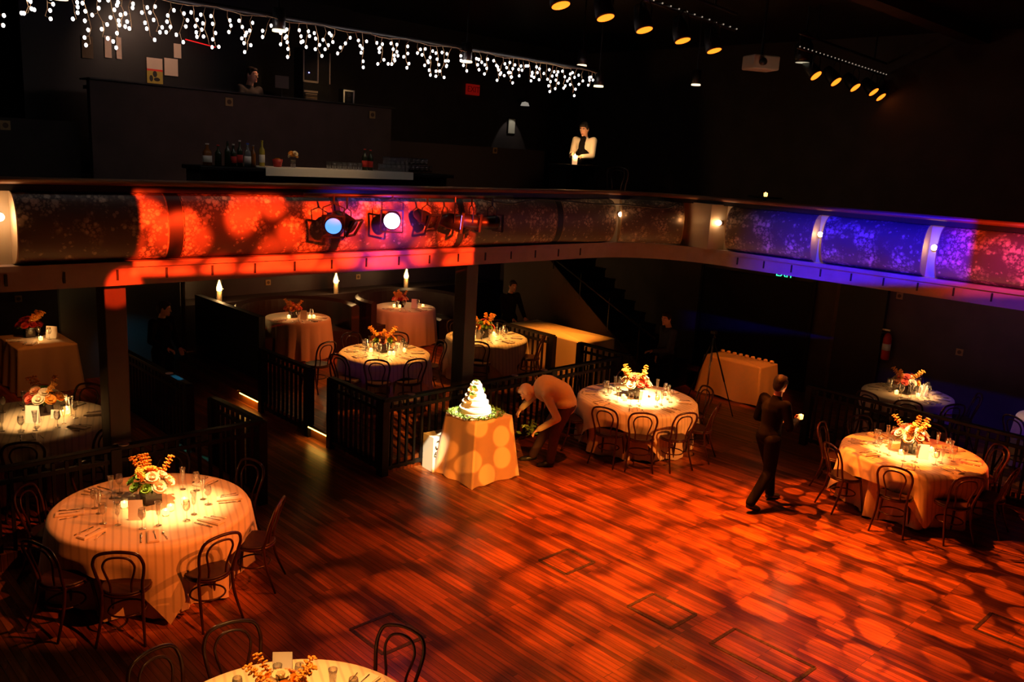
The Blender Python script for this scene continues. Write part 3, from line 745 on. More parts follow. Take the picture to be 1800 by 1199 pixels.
# cut off table at the bottom
c = (2.30, 4.11); D = [104, 78, 20]; TL = 'the bottom edge table'
t = table(c, .89, 0, TL, D, (1.2, -30), seed=4)
for d, lab in zip(D, ('behind the left of %s', 'behind the middle of %s, second from the left', 'behind the right rim of %s')): chair_at(c, .89, d, lab % TL, r=1.02)
setting(c, .89, t, TL, cam8(c, 3, 3))
bouquet((2.40, 4.35, t), 'yellow and cream flower arrangement at the very bottom edge of the photo', ['cream', 'orange', 'peach'], 14, 1.0)
card_at((2.62, 4.72, t), CAMROT + .15, 'upright pale card on ' + TL, .13, .19)
votives(c, t, TL, [(.2, .3)], 1.0)
spot((2.9, 4.4, 5.4), (2.4, 4.5, .76), 1900, (1.0, .38, .08), 26, .8, .02)
# back right table
c = (13.95, 5.12); D = [-158, -120, 168, 20, -60]; TL = 'the back right table'
t = table(c, .68, DK, TL, D, None, seed=5)
for d, lab in zip(D, ('in front of %s, its hoop rising over the rail', 'at the near right of %s', 'at the left of %s', 'behind %s', 'at the right of %s')): chair_at(c, .68, d, lab % TL, DK)
setting(c, .68, t, TL, cam8(c, 7))
bouquet((13.92, 5.16, t), 'cream, pink and green flower arrangement on ' + TL, WPAL, 15, 1.1)
card_at((14.02, 4.92, t), CAMROT, 'upright white card glowing on ' + TL, .13, .18)
votives(c, t, TL, [(-.2, .1), (-.05, -.18)], 1.0)
spot((13.05, 4.2, 2.72), (14.0, 5.0, 1.0), 560, (1, .5, .18), 22, 1.0, .02)
point((14.0, 5.0, 2.3), 6, (1, .45, .15), .05)
# far right cut off table
c = (14.45, 2.92); D = [-150, 150]; TL = 'the right edge table'
t = table(c, .72, DK, TL, D, None, seed=6)
for d, lab in zip(D, ('in front of %s', 'at the left of %s')): chair_at(c, .72, d, lab % TL, DK)
setting(c, .72, t, TL, [150, 195], False)
spot((14.0, 3.3, 2.75), (14.1, 3.1, .9), 60, WARM, 60, 1.0, .03)
# deck tables
c = (8.38, 11.65); D = [-132, -98, 88, 42, -12, -168]; TL = 'the deck table left of the pillar'
t = table(c, .73, DK, TL, D, (1.0, -100), seed=7)
for d, lab in zip(D, ('at the near side of %s', 'at the near right of %s', 'behind the left rim of %s', 'behind the right rim of %s', 'at the right of %s', 'at the left of %s')): chair_at(c, .73, d, lab % TL, DK)
setting(c, .73, t, TL, cam8(c))
bouquet((8.36, 11.68, t), 'orange and dark red flower arrangement on ' + TL, OPAL, 16, 1.15)
card_at((8.56, 11.50, t), CAMROT, 'upright orange lit card on ' + TL, .12, .18)
votives(c, t, TL, [(-.06, -.22), (.0, -.25), (.3, -.15), (-.2, .12)], 3.2)
spot((8.3, 11.3, 2.75), (8.38, 11.65, .9), 300, (1, .33, .05), 64, .7, .03)
c = (10.8, 11.75); D = [84, 36, -140, -58]; TL = 'the deck table right of the pillar'
t = table(c, .74, DK, TL, D, (1.0, -60), seed=8)
for d, lab in zip(D, ('behind the left rim of %s', 'behind the flowers of %s', 'at the near side of %s', 'at the right of %s')): chair_at(c, .74, d, lab % TL, DK)
setting(c, .74, t, TL, cam8(c))
bouquet((10.70, 11.75, t), 'orange flower arrangement with tall spikes on ' + TL, OPAL, 17, 1.15)
card_at((10.52, 11.66, t), CAMROT, 'upright pale card beside the pillar on ' + TL, .12, .18)
votives(c, t, TL, [(.12, -.12), (.2, .02), (-.3, -.05)], 3.2)
spot((10.8, 11.4, 2.75), (10.8, 11.75, .9), 300, (1, .35, .055), 64, .7, .03)
c = (8.66, 15.0); TL = 'the far booth table on the left'
t = table(c, .63, DK, TL, [], None, seed=9)
setting(c, .63, t, TL, cam8(c, 4, -1), False)
for a in (-120, -60): place(WINE, (c[0] + .3 * math.cos(math.radians(a)), c[1] + .3 * math.sin(math.radians(a)), t), 0, ('left' if a == -120 else 'right') + ' wine glass on ' + TL, 'wine glass', 'wine glasses on ' + TL)
bouquet((8.58, 15.05, t), 'red and peach flower arrangement on ' + TL, ['red', 'coral', 'peach', 'orange'], 18, .95)
card_at((8.66, 14.78, t), CAMROT, 'upright dim card on ' + TL, .12, .18)
votives(c, t, TL, [(-.2, .0), (.16, -.18), (.24, -.2)], 1.6)
c = (11.3, 15.0); TL = 'the far booth table on the right'
t = table(c, .66, DK, TL, [], None, seed=10)
setting(c, .66, t, TL, cam8(c, 4, -1), False)
for a in (-130, -60): place(WINE, (c[0] + .3 * math.cos(math.radians(a)), c[1] + .3 * math.sin(math.radians(a)), t), 0, ('left' if a == -130 else 'right') + ' wine glass on ' + TL, 'wine glass', 'wine glasses on ' + TL)
bouquet((11.2, 15.05, t), 'dark red flower arrangement on ' + TL, ['red', 'coral', 'red', 'peach'], 19, .95)
card_at((11.42, 14.82, t), CAMROT, 'upright dim card on ' + TL, .13, .2)
votives(c, t, TL, [(-.22, .1), (-.16, -.02), (.34, -.2)], 1.6)
spot((9.9, 12.9, 2.75), (9.9, 14.9, .4), 190, (1, .17, .03), 90, .8, .05)
CHD = 'dark bentwood hoop back chair '
place(CH, (7.62, 12.55, DK), math.radians(10), CHD + 'standing alone near the left booth table, seen sideways', 'chair')
# left deck tables
c = (2.72, 10.85); D = [-108, -64, 40]; TL = 'the left deck table'
t = table(c, .86, DK, TL, D, (1.1, -75), seed=11)
for d, lab in zip(D, ('at the near left of %s', 'at the near right of %s', 'behind the right of %s')): chair_at(c, .86, d, lab % TL, DK)
setting(c, .86, t, TL, cam8(c))
bouquet((2.93, 11.0, t), 'orange, coral and green flower arrangement on ' + TL, WPAL + OPAL, 20, 1.15)
card_at((2.72, 10.72, t), CAMROT + .1, 'tall upright card glowing white on ' + TL, .15, .21)
card_at((2.98, 10.78, t), CAMROT + .1, 'smaller white card right of the glowing one on ' + TL, .09, .10)
votives(c, t, TL, [(.36, -.02), (.42, .02), (.44, .12)], 1.2)
spot((2.3, 9.5, 2.72), (2.72, 10.76, 1.0), 520, (1, .52, .19), 24, 1.0, .02)
spot((3.6, 13.9, 2.75), (4.0, 15.0, .8), 34, (1, .20, .02), 60, .8, .05)
point((3.2, 11.0, 2.4), 5, (1, .4, .12), .05)
# far left square table
o = thing('square_table', 'far left table in the corner of the deck under an orange lit cloth', 'table', (4.0, 15.2, DK), 0)
MB().box((0, 0, .74), (.82, 1.1, .03)).build('table_top', BROWNW, o)
for sx in (-1, 1):
    for sy in (-1, 1): MB().box((sx * .36, sy * .5, .36), (.05, .05, .72)).build('leg', METAL, o)
def box_cloth(cx, cy, wx, wy, ztop, zb, lab, flare=.05, name='tablecloth', rz=0, folds=3, seed=0, mat=None, point_=0):
    rr = random.Random(seed); T = 24; vs = []; P = []
    for s in range(4):
        for k in range(T):
            q = -1 + 2 * k / T
            P.append([(q, -1), (1, q), (-q, 1), (-1, -q)][s])
    n = len(P); rows = [0, .04, .15, .35, .6, .8, 1.0]; vs.append((0, 0, ztop))
    ph = rr.uniform(0, 6)
    for t_ in rows:
        for i, (x, y) in enumerate(P):
            cor = (abs(x) * abs(y)) ** 6; a = i / n * 2 * PI
            f = math.sin(a * folds * 4 + ph) * .025 * t_ + cor * point_ * t_
            k = 1 + 0
            X = x * (wx / 2) + x * (flare * t_ + f) ; Y = y * (wy / 2) + y * (flare * t_ + f)
            z = ztop - (ztop - zb) * t_ - (.02 if t_ > 0 else 0) * 0 + (math.sin(a * 7 + ph) * .02 if t_ == 1 else 0)
            vs.append((X, Y, max(z, zb * 1.0 if t_ < 1 else .004 + (zb if zb > .1 else 0))))
    fs = [(0, 1 + i, 1 + (i + 1) % n) for i in range(n)]
    for r in range(len(rows) - 1):
        for i in range(n):
            j = (i + 1) % n; fs.append((1 + r * n + i, 1 + (r + 1) * n + i, 1 + (r + 1) * n + j, 1 + r * n + j))
    mb = MB(); mb.add(vs, fs); o = mb.build(name, mat or CLOTH, None, True); o.location = (cx, cy, 0); o.rotation_euler = (0, 0, rz)
    return tag(o, lab, 'tablecloth')
box_cloth(4.0, 15.2, .86, 1.14, .94, DK, 'long cloth on the far left table, dim orange', seed=3)
TL = 'the far left corner table'
bouquet((3.95, 15.45, .945), 'dark red flower arrangement on ' + TL, ['red', 'coral', 'red'], 21, 1.1)
card_at((4.22, 15.2, .945), CAMROT, 'upright brown lit card on ' + TL, .18, .2)
votives((4.0, 15.2), .945, TL, [(.02, -.1)], 1.8)
setting((4.0, 15.2), .5, .945, TL, [-120, 170], False)
for k in (0, 1): place(WINE, (4.05 + .1 * k, 15.3 - .2 * k, .945), 0, ('farther' if k == 0 else 'nearer') + ' wine glass on ' + TL, 'wine glass', 'wine glasses on ' + TL)

# ------------------------------------------------------------------ cake on its table
o = thing('cake_table', 'square table hidden under the peach cloth of the wedding cake', 'table', (7.53, 8.28, 0))
MB().box((0, 0, .84), (.62, .56, .03)).build('table_top', BROWNW, o)
for sx in (-1, 1):
    for sy in (-1, 1): MB().box((sx * .28, sy * .25, .42), (.05, .05, .82)).build('leg', METAL, o)
box_cloth(7.54, 8.28, .66, .62, .872, .0, 'peach cloth falling to the floor from the cake table', .065, seed=5, folds=2, mat=M('peach_cloth', (.85, .46, .25), .6, sheen=.4, bump=(40, .1)), point_=.05)
ck = thing('wedding_cake', 'five tier white wedding cake with flowers on top', 'cake', (7.50, 8.32, .876))
ICE = M('icing', (.95, .90, .80), .45, bump=(30, .1))
MB().lathe([(.0001, 0), (.25, 0), (.26, .01), (.25, .02), (.0001, .02)], 40).build('cake_board', SILVER, ck, True)
z = .02
for r, h in ((.215, .085), (.18, .08), (.145, .08), (.112, .075), (.082, .075)):
    MB().lathe([(.0001, z), (r * .985, z), (r, z + .012), (r, z + h - .014), (r - .005, z + h - .004), (r - .014, z + h), (.0001, z + h)], 40).build('tier', ICE, ck, True)
    MB().tube([(r * math.cos(a * PI / 20), r * math.sin(a * PI / 20), z + .008) for a in range(40)], .008, 6, True).build('piping', ICE, ck, True)
    z += h
rr = random.Random(4)
def part_bloom(parent, key, loc, sc_=1.0, d=(0, 0, 1)):
    b = bpy.data.objects.new('rose' if key != 'green' else 'green_bloom', BL[key][0]); COL.objects.link(b); b.parent = parent; b.location = loc; b.scale = (sc_,) * 3
    b.rotation_euler = Vector(d).to_track_quat('Z', 'Y').to_euler(); return b
for i in range(7):
    a = i * .9; r = .03 if i else 0; part_bloom(ck, 'cream' if i % 3 else 'green', (r * math.cos(a), r * math.sin(a), z + .01 + (.02 if i == 0 else 0)), .8, (math.cos(a) * .6, math.sin(a) * .6, 1))
for i, (a, zz, rad) in enumerate(((3.6, .30, .13), (3.9, .34, .11), (3.75, .38, .10), (3.4, .35, .11), (5.6, .33, .10), (3.6, .25, .15))):
    part_bloom(ck, 'cream' if i % 2 else 'green', (rad * math.cos(a), rad * math.sin(a), zz), .8, (math.cos(a), math.sin(a), .4))
gl = MB(); rr = random.Random(9)
for i in range(760):
    a = rr.uniform(0, 2 * PI); r = rr.uniform(.24, .40); x, y = r * math.cos(a), r * math.sin(a)
    x = max(-.31, min(.37, x)); y = max(-.34, min(.27, y)); d = Vector((rr.uniform(-1, 1), rr.uniform(-1, 1), rr.uniform(.1, .9))).normalized(); s = d.cross(Vector((0, 0, 1))).normalized(); L_ = rr.uniform(.03, .065)
    p = Vector((x, y, .004)); gl.add([p, p + d * L_ * .5 + s * .010, p + d * L_, p + d * L_ * .5 - s * .010], [(0, 1, 2, 3)])
g = gl.build('leaf_garland', M('garland_green', (.15, .26, .04), .5)); g.location = (7.50, 8.32, .876); tag(g, 'green leafy garland ringing the base of the wedding cake', 'garland')
spot((8.2, 7.2, 5.5), (7.52, 8.28, 1.15), 12500, CAKE, 8, .5, .02)
# white box behind the cake table
wb = thing('cardboard_box', 'white box with painted leaf shadows standing left of the cake table', 'box', (7.25, 8.79, 0), -.1)
MB().box((0, 0, .25), (.30, .26, .50)).build('body', PAPER, wb, False, .003)
lp = MB()
for i in range(12):
    a = rnd.uniform(0, 6.28); x = -.12 + rnd.uniform(0, .1); zz = .2 + rnd.uniform(0, .24)
    d = Vector((math.cos(a), 0, math.sin(a))); s = Vector((-d[2], 0, d[0])); p = Vector((x, -.1315, zz)); lp.add([p - d * .03, p + s * .012, p + d * .03, p - s * .012], [(0, 1, 2, 3)])
lp.build('leaf_shadow', BLACK, wb)  # leaf shadows on the box front, drawn as black shapes
spot((5.2, 4.8, 5.4), (7.10, 8.72, .28), 7000, CAKE, 3.4, .4, .02)

# ------------------------------------------------------------------ long bar table and gift table
o = thing('bar_table', 'long table under the orange lit cloth by the staircase', 'table', (12.5, 11.45, 0))
MB().box((0, 0, .925), (.84, 2.1, .03)).build('table_top', BROWNW, o)
for sx in (-1, 1):
    for sy in (-1, 1): MB().box((sx * .36, sy * .98, .45), (.05, .05, .9)).build('leg', METAL, o)
box_cloth(12.5, 11.45, .88, 2.14, .945, 0, 'pale cloth on the long bar table, lit orange', .03, seed=6, folds=3)
spot((12.25, 10.9, 2.75), (12.3, 11.2, .9), 340, (1, .26, .02), 62, .8, .05)
spot((10.9, 9.8, 2.7), (12.0, 11.0, .3), 200, (1, .24, .02), 34, .6, .05)
o = thing('gift_table', 'small table under the dim orange cloth between tripod and walking man', 'table', (14.4, 8.45, 0))
MB().box((0, 0, .735), (.56, 1.2, .03)).build('table_top', BROWNW, o)
for sx in (-1, 1):
    for sy in (-1, 1): MB().box((sx * .24, sy * .55, .36), (.04, .04, .72)).build('leg', METAL, o)
box_cloth(14.4, 8.45, .60, 1.24, .757, .03, 'cream cloth over the table at the back right, dim orange', .06, seed=7, folds=2)
fb = MB().lathe([(.0001, 0), (.035, 0), (.042, .02), (.036, .045), (.0001, .055)], 12).build('favour_bag', CLOTH, None, True)
for k in range(9): place(fb, (14.64, 7.92 + k * .135, .758), 0, 'small cream favour bag along the back edge of the cream table', 'bag', 'favour bags in a row')
spot((12.9, 6.9, 2.75), (14.4, 8.4, .4), 190, (1, .17, .01), 36, .7, .05)
# tripod
o = thing('tripod', 'tall black and silver tripod standing right of the middle table', 'tripod', (12.75, 8.05, 0))
hd = Vector((0, 0, 1.42))
for i, (x, y) in enumerate(((-.43, -.24), (.42, -.30), (.02, .50))):
    MB().tube([hd, Vector((x * .55, y * .55, .64))], .014, 8).build('leg', BLACK if i else CHROME, o, True)
    MB().tube([Vector((x * .53, y * .53, .67)), Vector((x, y, 0))], .010, 8).build('leg', BLACK if i else CHROME, o, True)
MB().tube([(0, 0, 1.0), (0, 0, 1.50)], .016, 8).build('centre_column', BLACK, o, True)
MB().box((0, 0, 1.52), (.09, .09, .06)).build('head', BLACK, o, False, .01)
MB().tube([(0, 0, 1.50), (.22, .1, 1.38)], .008, 6).build('pan_handle', BLACK, o)
# hurricane lamps on the booth ledge
HG = M('hurricane_glow', (1, .9, .7), .4, emit=(1, .56, .17), es=14); HB = M('hurricane_tube', (.9, .6, .3), .5, emit=(1, .4, .08), es=.5)
for (x, z_, lab, pw) in ((7.66, 1.12, 'candle lamp at the left end of the booth wall', 16), (10.38, 1.12, 'candle lamp on the booth wall between the two far tables', 16), (12.32, 1.12, 'candle lamp on the booth wall behind the right far table', 16)):
    o = thing('candle_lamp', lab, 'lamp', (x, 16.34, z_))
    MB().lathe([(.05, -.02), (.045, 0), (.045, .20), (.0001, .21)], 14).build('candle_tube', HB, o, True)
    MB().lathe([(.0001, .2), (.05, .22), (.058, .27), (.04, .33), (.018, .40), (.0001, .45)], 14).build('flame_bulb', HG, o, True)
    MB().lathe([(.07, -.025), (.07, -.018), (.0001, -.018)], 14).build('base_plate', BRASS, o, True)
    MB().lathe([(.075, -.01), (.085, .2), (.075, .5), (.073, .5), (.083, .2), (.073, -.008)], 18).build('glass_chimney', GLASS, o, True)
    p = point((-.03, -.13, .32), pw, (1, .55, .2), .05); p.parent = o; p.name = 'glow'

# ------------------------------------------------------------------ floor hatches
for (x, y, wx, wy, lab) in ((6.62, 5.72, .46, .40, 'square floor hatch with dark worn edges, farthest of the row in front of the cake'), (6.60, 4.42, .42, .52, 'square floor hatch with dark edges, middle of the row on the dance floor'),
                            (6.68, 3.36, .42, .82, 'oblong floor hatch with scuffed black edges near the bottom of the photo'), (4.25, 5.75, .46, .52, 'dark floor hatch left of the chair at the bottom edge'), (9.05, 1.95, .5, .6, 'dark edged floor hatch near the lower right corner')):
    o = thing('floor_hatch', lab, 'floor hatch', (x, y, 0))
    lid = MB().box((0, 0, .0015), (wx - .05, wy - .05, .003)).build('lid', FLOOR, o)
    fr = MB()
    for s in (-1, 1):
        fr.box((s * wx / 2, 0, .002), (.035, wy, .004)); fr.box((0, s * wy / 2, .002), (wx, .035, .004))
    fr.build('worn_edge', M('worn_black', (.035, .014, .008), .6, var=(30, .9)), o)

# ------------------------------------------------------------------ icicle lights
BULB = M('icicle_bulb', (1, 1, 1), .4, emit=(1.0, .88, .82), es=9)
WIRE = M('light_wire', (.55, .35, .18), .5)
bm_ = MB().ball((0, 0, 0), (.015, .015, .0185), 8, 6).mesh('bulb', True); bm_.materials.append(BULB)
X0 = 2.05; SEG = 1.36; names = ['leftmost', 'second from the left', 'third from the left', 'third from the right', 'second from the right', 'rightmost']
rr = random.Random(21)
for si in range(6):
    o = thing('icicle_light_string', '%s length of white icicle lights hanging under the ceiling' % names[si], 'string lights', (X0 + SEG * si, 8.95, 5.62))
    wm = MB(); x = 0; top = []
    k = 0
    while x < SEG: top.append((x, 0, .015 * math.sin(x * 9 + si) + rr.uniform(-.005, .005))); x += .05
    top.append((SEG, 0, 0)); wm.tube(top, .0035, 5)
    x = .05; cnt = 0; bulbs = []
    while x < SEG - .02:
        L_ = rr.choice((.12, .2, .3, .36, .24)) if si else rr.choice((.3, .42, .5)); nb_ = int(L_ / .075) + 1
        p = Vector((x, 0, 0)); pts = [p.copy()]
        for j in range(nb_):
            p = p + Vector((rr.uniform(-.035, .035), rr.uniform(-.02, .02), -L_ / nb_)); pts.append(p.copy())
            q = p + Vector((rr.choice((-1, 1)) * rr.uniform(.015, .045), rr.uniform(-.02, .02), rr.uniform(-.03, .0))); bulbs.append(q)
            wm.tube([p, q], .0022, 4)
        wm.tube(pts, .0028, 4); x += rr.uniform(.085, .15)
    wm.build('wire', WIRE, o)
    for q in bulbs[:98]:
        b = bpy.data.objects.new('bulb', bm_); COL.objects.link(b); b.parent = o; b.location = q
# fascia pipe that carries them
pb = MB().tube([(-2, 9.05, 5.66), (10.3, 9.05, 5.66)], .03, 8).build('ceiling_pipe', METAL, None, True); tag(pb, 'long dark pipe carrying the icicle lights', 'pipe')
# can downlights
CANG = M('can_glow', (1, .9, .7), .4, emit=(1, .72, .42), es=2.2); CANB = M('can_body', (.45, .38, .3), .5)
for (x, y, z_, lab, pw) in ((4.95, 9.0, 5.50, 'can downlight in the gap of the icicle lights at the left', 12), (7.66, 9.0, 5.48, 'can downlight in the middle of the icicle lights', 12), (10.32, 9.0, 5.42, 'can downlight just right of the last icicle lights', 10),
                        (10.35, 9.4, 5.74, 'can downlight above and right of the icicle lights', 8), (12.28, 8.6, 5.62, 'distant can downlight right of the icicle lights', 3), (3.0, 9.9, 5.6, 'can downlight at the top left over the bar', 8)):
    o = thing('can_downlight', lab, 'downlight', (x, y, z_))
    MB().lathe([(.07, 0), (.07, .24), (.0001, .25)], 18).build('can', METAL, o, True)
    MB().lathe([(.058, .004), (.074, -.004), (.076, .012), (.07, .02)], 18).build('rim', CANG, o, True)
    MB().lathe([(.0001, -.006), (.06, -.003)], 18).build('lens', CANG, o, True)
    MB().tube([(0, 0, .24), (0, 0, 6.8 - z_)], .012, 6).build('stem', METAL, o)
    s = spot((0, 0, 0), (0, 0, -1), pw, WARM, 60, .6, .03); s.parent = o; s.location = (0, 0, -.02); s.rotation_euler = (0, 0, 0)
# stage pars on the ceiling bars
PARG = M('par_glow', (1, .4, .05), .4, emit=(1.0, .20, .012), es=2.6)
pars = [(6.44, 6.19), (7.2, 6.26), (8.04, 6.4), (8.9, 6.49), (9.8, 6.64), (12.83, 6.81), (13.74, 6.93), (14.67, 7.04), (15.48, 7.08), (15.80, 7.08)]
for i, (x, y) in enumerate(pars):
    lab = 'orange glowing stage lamp, %s in the %s row under the ceiling' % ((['first', 'second', 'third', 'fourth', 'fifth'][i], 'left') if i < 5 else (['first', 'second', 'third', 'fourth', 'fifth'][i - 5], 'right'))
    o = thing('stage_lamp', lab, 'stage light', (x, y, 5.8 if i < 9 else 5.74))
    ay = -.35 if i < 5 else -.75; rot = Matrix.Rotation(ay, 3, 'X') @ Matrix.Rotation(.0, 3, 'Y')
    b = MB().lathe([(.10, -.02), (.105, .0), (.10, .12), (.07, .26), (.0001, .28)], 18).build('can', METAL, o, True); b.rotation_euler = (ay, 0, 0)
    b = MB().lathe([(.0001, -.032), (.092, -.028)], 20).build('lens', PARG, o, True); b.rotation_euler = (ay, 0, 0)
    MB().tube([(-.11, 0, .08), (-.11, 0, .24), (0, 0, .34), (.11, 0, .24), (.11, 0, .08)], .008, 6).build('yoke', METAL, o)
for (x0, y0, x1, y1, lab) in ((5.5, 6.15, 10.4, 6.75, 'lighting bar holding the left row of orange lamps'), (12.2, 6.8, 15.95, 7.12, 'lighting bar holding the right row of orange lamps')):
    d = thing('lighting_bar', lab, 'lighting bar', (0, 0, 0))
    MB().tube([(x0, y0, 6.12), (x1, y1, 6.12)], .025, 8).build('pipe', METAL, d, True)
    MB().tube([(x0, y0, 6.32), (x1, y1, 6.32)], .02, 8).build('pipe', METAL, d, True)
    g0 = MB().ball((0, 0, 0), .010, 6, 4).build('bolt', M('bolt_glint', (.8, .7, .6), .15, metal=1, emit=(1, .8, .6), es=.35), d)  # faint emission paints the glints on the bolts
    for k in range(26):
        t_ = k / 25; g = g0 if k == 0 else g0.copy()
        if k: COL.objects.link(g); g.parent = d
        g.location = (x0 + (x1 - x0) * t_, y0 + (y1 - y0) * t_ - .03, 6.13)
    MB().tube([(x0 + .5, y0, 6.32), (x0 + .5, y0, 6.8)], .015, 6).build('hanger', METAL, d); MB().tube([(x1 - .5, y1, 6.32), (x1 - .5, y1, 6.8)], .015, 6).build('hanger', METAL, d)
# video projector
o = thing('video_projector', 'pale video projector hanging among the ceiling lights', 'projector', (11.55, 7.0, 5.83), -.5)
MB().box((0, 0, 0), (.42, .34, .20)).build('body', M('beige_plastic', (.45, .42, .33), .5), o, False, .02)
MB().tube([(-.08, -.17, 0), (-.08, -.23, 0)], .05, 14).build('lens', BLACK, o, True)
MB().tube([(0, 0, .1), (0, 0, .97)], .02, 8).build('mount', METAL, o)
o = thing('moving_light', 'dark spotlight head with a bright rim right of the projector', 'stage light', (12.75, 7.0, 5.98))
MB().lathe([(.12, 0), (.14, .05), (.13, .25), (.06, .36), (.0001, .37)], 18).build('head', METAL, o, True); MB().lathe([(.0001, -.012), (.11, -.008)], 18).build('lens', M('dim_lens', (.8, .8, .6), .2, emit=(1, .9, .6), es=.5), o, True)
MB().tube([(-.16, 0, .1), (-.16, 0, .4), (0, 0, .46), (.16, 0, .4), (.16, 0, .1)], .012, 6).build('yoke', METAL, o); MB().tube([(0, 0, .46), (0, 0, .82)], .015, 6).build('stem', METAL, o)
spot((11.0, 6.0, 5.2), (11.6, 7.0, 5.83), 3.0, (1, .9, .6), 30, .6, .02)
# ceiling beams
for i, y in enumerate((-1.0, 1.2, 3.4, 5.6)):
    b = MB().box((13.6, y, 6.7), (8, .3, .24)).build('ceiling_beam', DARKW); tag(b, 'dark ceiling beam, %s from the camera' % ['nearest', 'second', 'third', 'farthest'][i], 'beam')

# ------------------------------------------------------------------ stage lights on the balcony front
def fixture(loc, rz, tilt, label, lens, es, size=.17, gel=True):
    o = thing('stage_light', label, 'stage light', loc, rz)
    h = bpy.data.objects.new('head', None); h.empty_display_size = .05
    R_ = (math.radians(tilt), 0, 0)
    b = MB().tube([(0, 0, 0), (0, .02, 0), (0, .16, 0), (0, .26, 0), (0, .30, 0)], [size * .52, size * .52, size * .5, size * .34, size * .12], 18).build('housing', METAL, o, True); b.rotation_euler = R_
    if gel:
        g = MB(); s = size * .62
        for q in (-1, 1): g.box((q * s, -.02, 0), (.014, .03, 2 * s)); g.box((0, -.02, q * s), (2 * s, .03, .014))
        g.build('gel_frame', METAL, o).rotation_euler = R_
    if lens:
        b = MB().tube([(0, -.006, 0), (0, -.004, 0)], [size * .44, size * .46], 24).build('lens', lens, o, True); b.rotation_euler = R_
    MB().tube([(-size * .6, .08, 0), (-size * .6, .08, size), (0, .08, size * 1.25), (size * .6, .08, size), (size * .6, .08, 0)], .008, 6).build('yoke', METAL, o)
    MB().tube([(0, .08, size * 1.25), (0, .08, 3.76 - loc[2])], .012, 6).build('clamp', METAL, o)
    return o
LB1 = M('blue_lens', (.1, .3, 1), .3, emit=(.06, .32, 1.0), es=1.6); LB2 = M('white_blue_lens', (.8, .8, 1), .3, emit=(.62, .60, 1.0), es=9)
fixture((5.33, 8.46, 3.42), math.radians(-33), 12, 'stage light with a blue lens, leftmost of the row on the balcony front', LB1, 0, .20)
fixture((6.14, 8.46, 3.47), math.radians(-38), 4, 'stage light shining white and violet straight at the camera', LB2, 0, .21)
fixture((6.75, 8.46, 3.45), math.radians(15), 20, 'dark stage light just right of the white hot one', None, 0, .17)
fixture((7.22, 8.46, 3.44), math.radians(50), 5, 'stage light turned sideways with a thin violet edge', M('violet_lens', (.5, .4, 1), .3, emit=(.35, .2, 1.0), es=5), 0, .2)
fixture((7.50, 8.46, 3.44), math.radians(62), 5, 'stage light with a steel rimmed barrel, second from the right of the row', None, 0, .18)
fixture((7.85, 8.46, 3.43), math.radians(80), 0, 'rightmost stage light of the row on the balcony front', None, 0, .18)
fixture((5.62, 8.50, 3.40), math.radians(30), 30, 'dark stage light between the blue one and the white hot one', None, 0, .17)
fb2 = MB().tube([(5.0, 8.55, 3.76), (8.2, 8.55, 3.76)], .024, 8).build('hanging_bar', METAL, None, True); tag(fb2, 'black pipe the balcony stage lights hang from', 'pipe')
ll = MB().tube(catmull([(7.9, 8.8, 3.72), (8.4, 8.8, 3.66), (8.9, 8.8, 3.72), (9.6, 8.8, 3.70), (10.3, 8.8, 3.66), (10.8, 8.72, 3.66), (11.3, 8.3, 3.64), (11.5, 8.2, 3.72)], 8), .012, 6).build('black_cable', BLACK, None, True); tag(ll, 'black cable looping along the top of the balcony panels', 'cable')
lx = spot((6.07, 8.36, 3.46), (3.2, 3.6, 3.0), 8, (.35, .15, 1.0), 120, .8, .08)
spot((6.2, 8.1, 3.55), (6.2, 9.0, 3.55), 45, (.12, .05, 1.0), 95, .9, .10); spot((6.4, 8.1, 3.3), (6.5, 9.0, 3.0), 26, (.5, .05, .9), 80, .9, .1)
spot((8.0, 9.6, 2.7), (12.8, 17, 2.6), 70, (.06, .02, 1.0), 44, 1, .05)
spot((5.5, 14.9, 1.0), (5.7, 15.9, .4), 2.2, (.05, .6, .9), 80, .8, .05)  # added teal spot without a fixture, lights the low passage wall
spot((4.71, 12.1, 2.75), (4.71, 11.36, 1.07), 500, (.02, .42, .75), 8.5, .5, .02)  # added cyan spot without a fixture, tints the aisle rail top
spot((11.4, 7.0, 5.2), (10.8, 8.5, .3), 40, (.1, .03, 1.0), 30, .8, .05)
spot((12.2, 3.4, 2.75), (16, 4.4, 2.9), 36, (.10, .03, 1.0), 70, 1, .05)
spot((9.0, 14.6, 5.6), (9.5, 9.5, 3), 4, (1, .4, .2), 100, 1, .1)

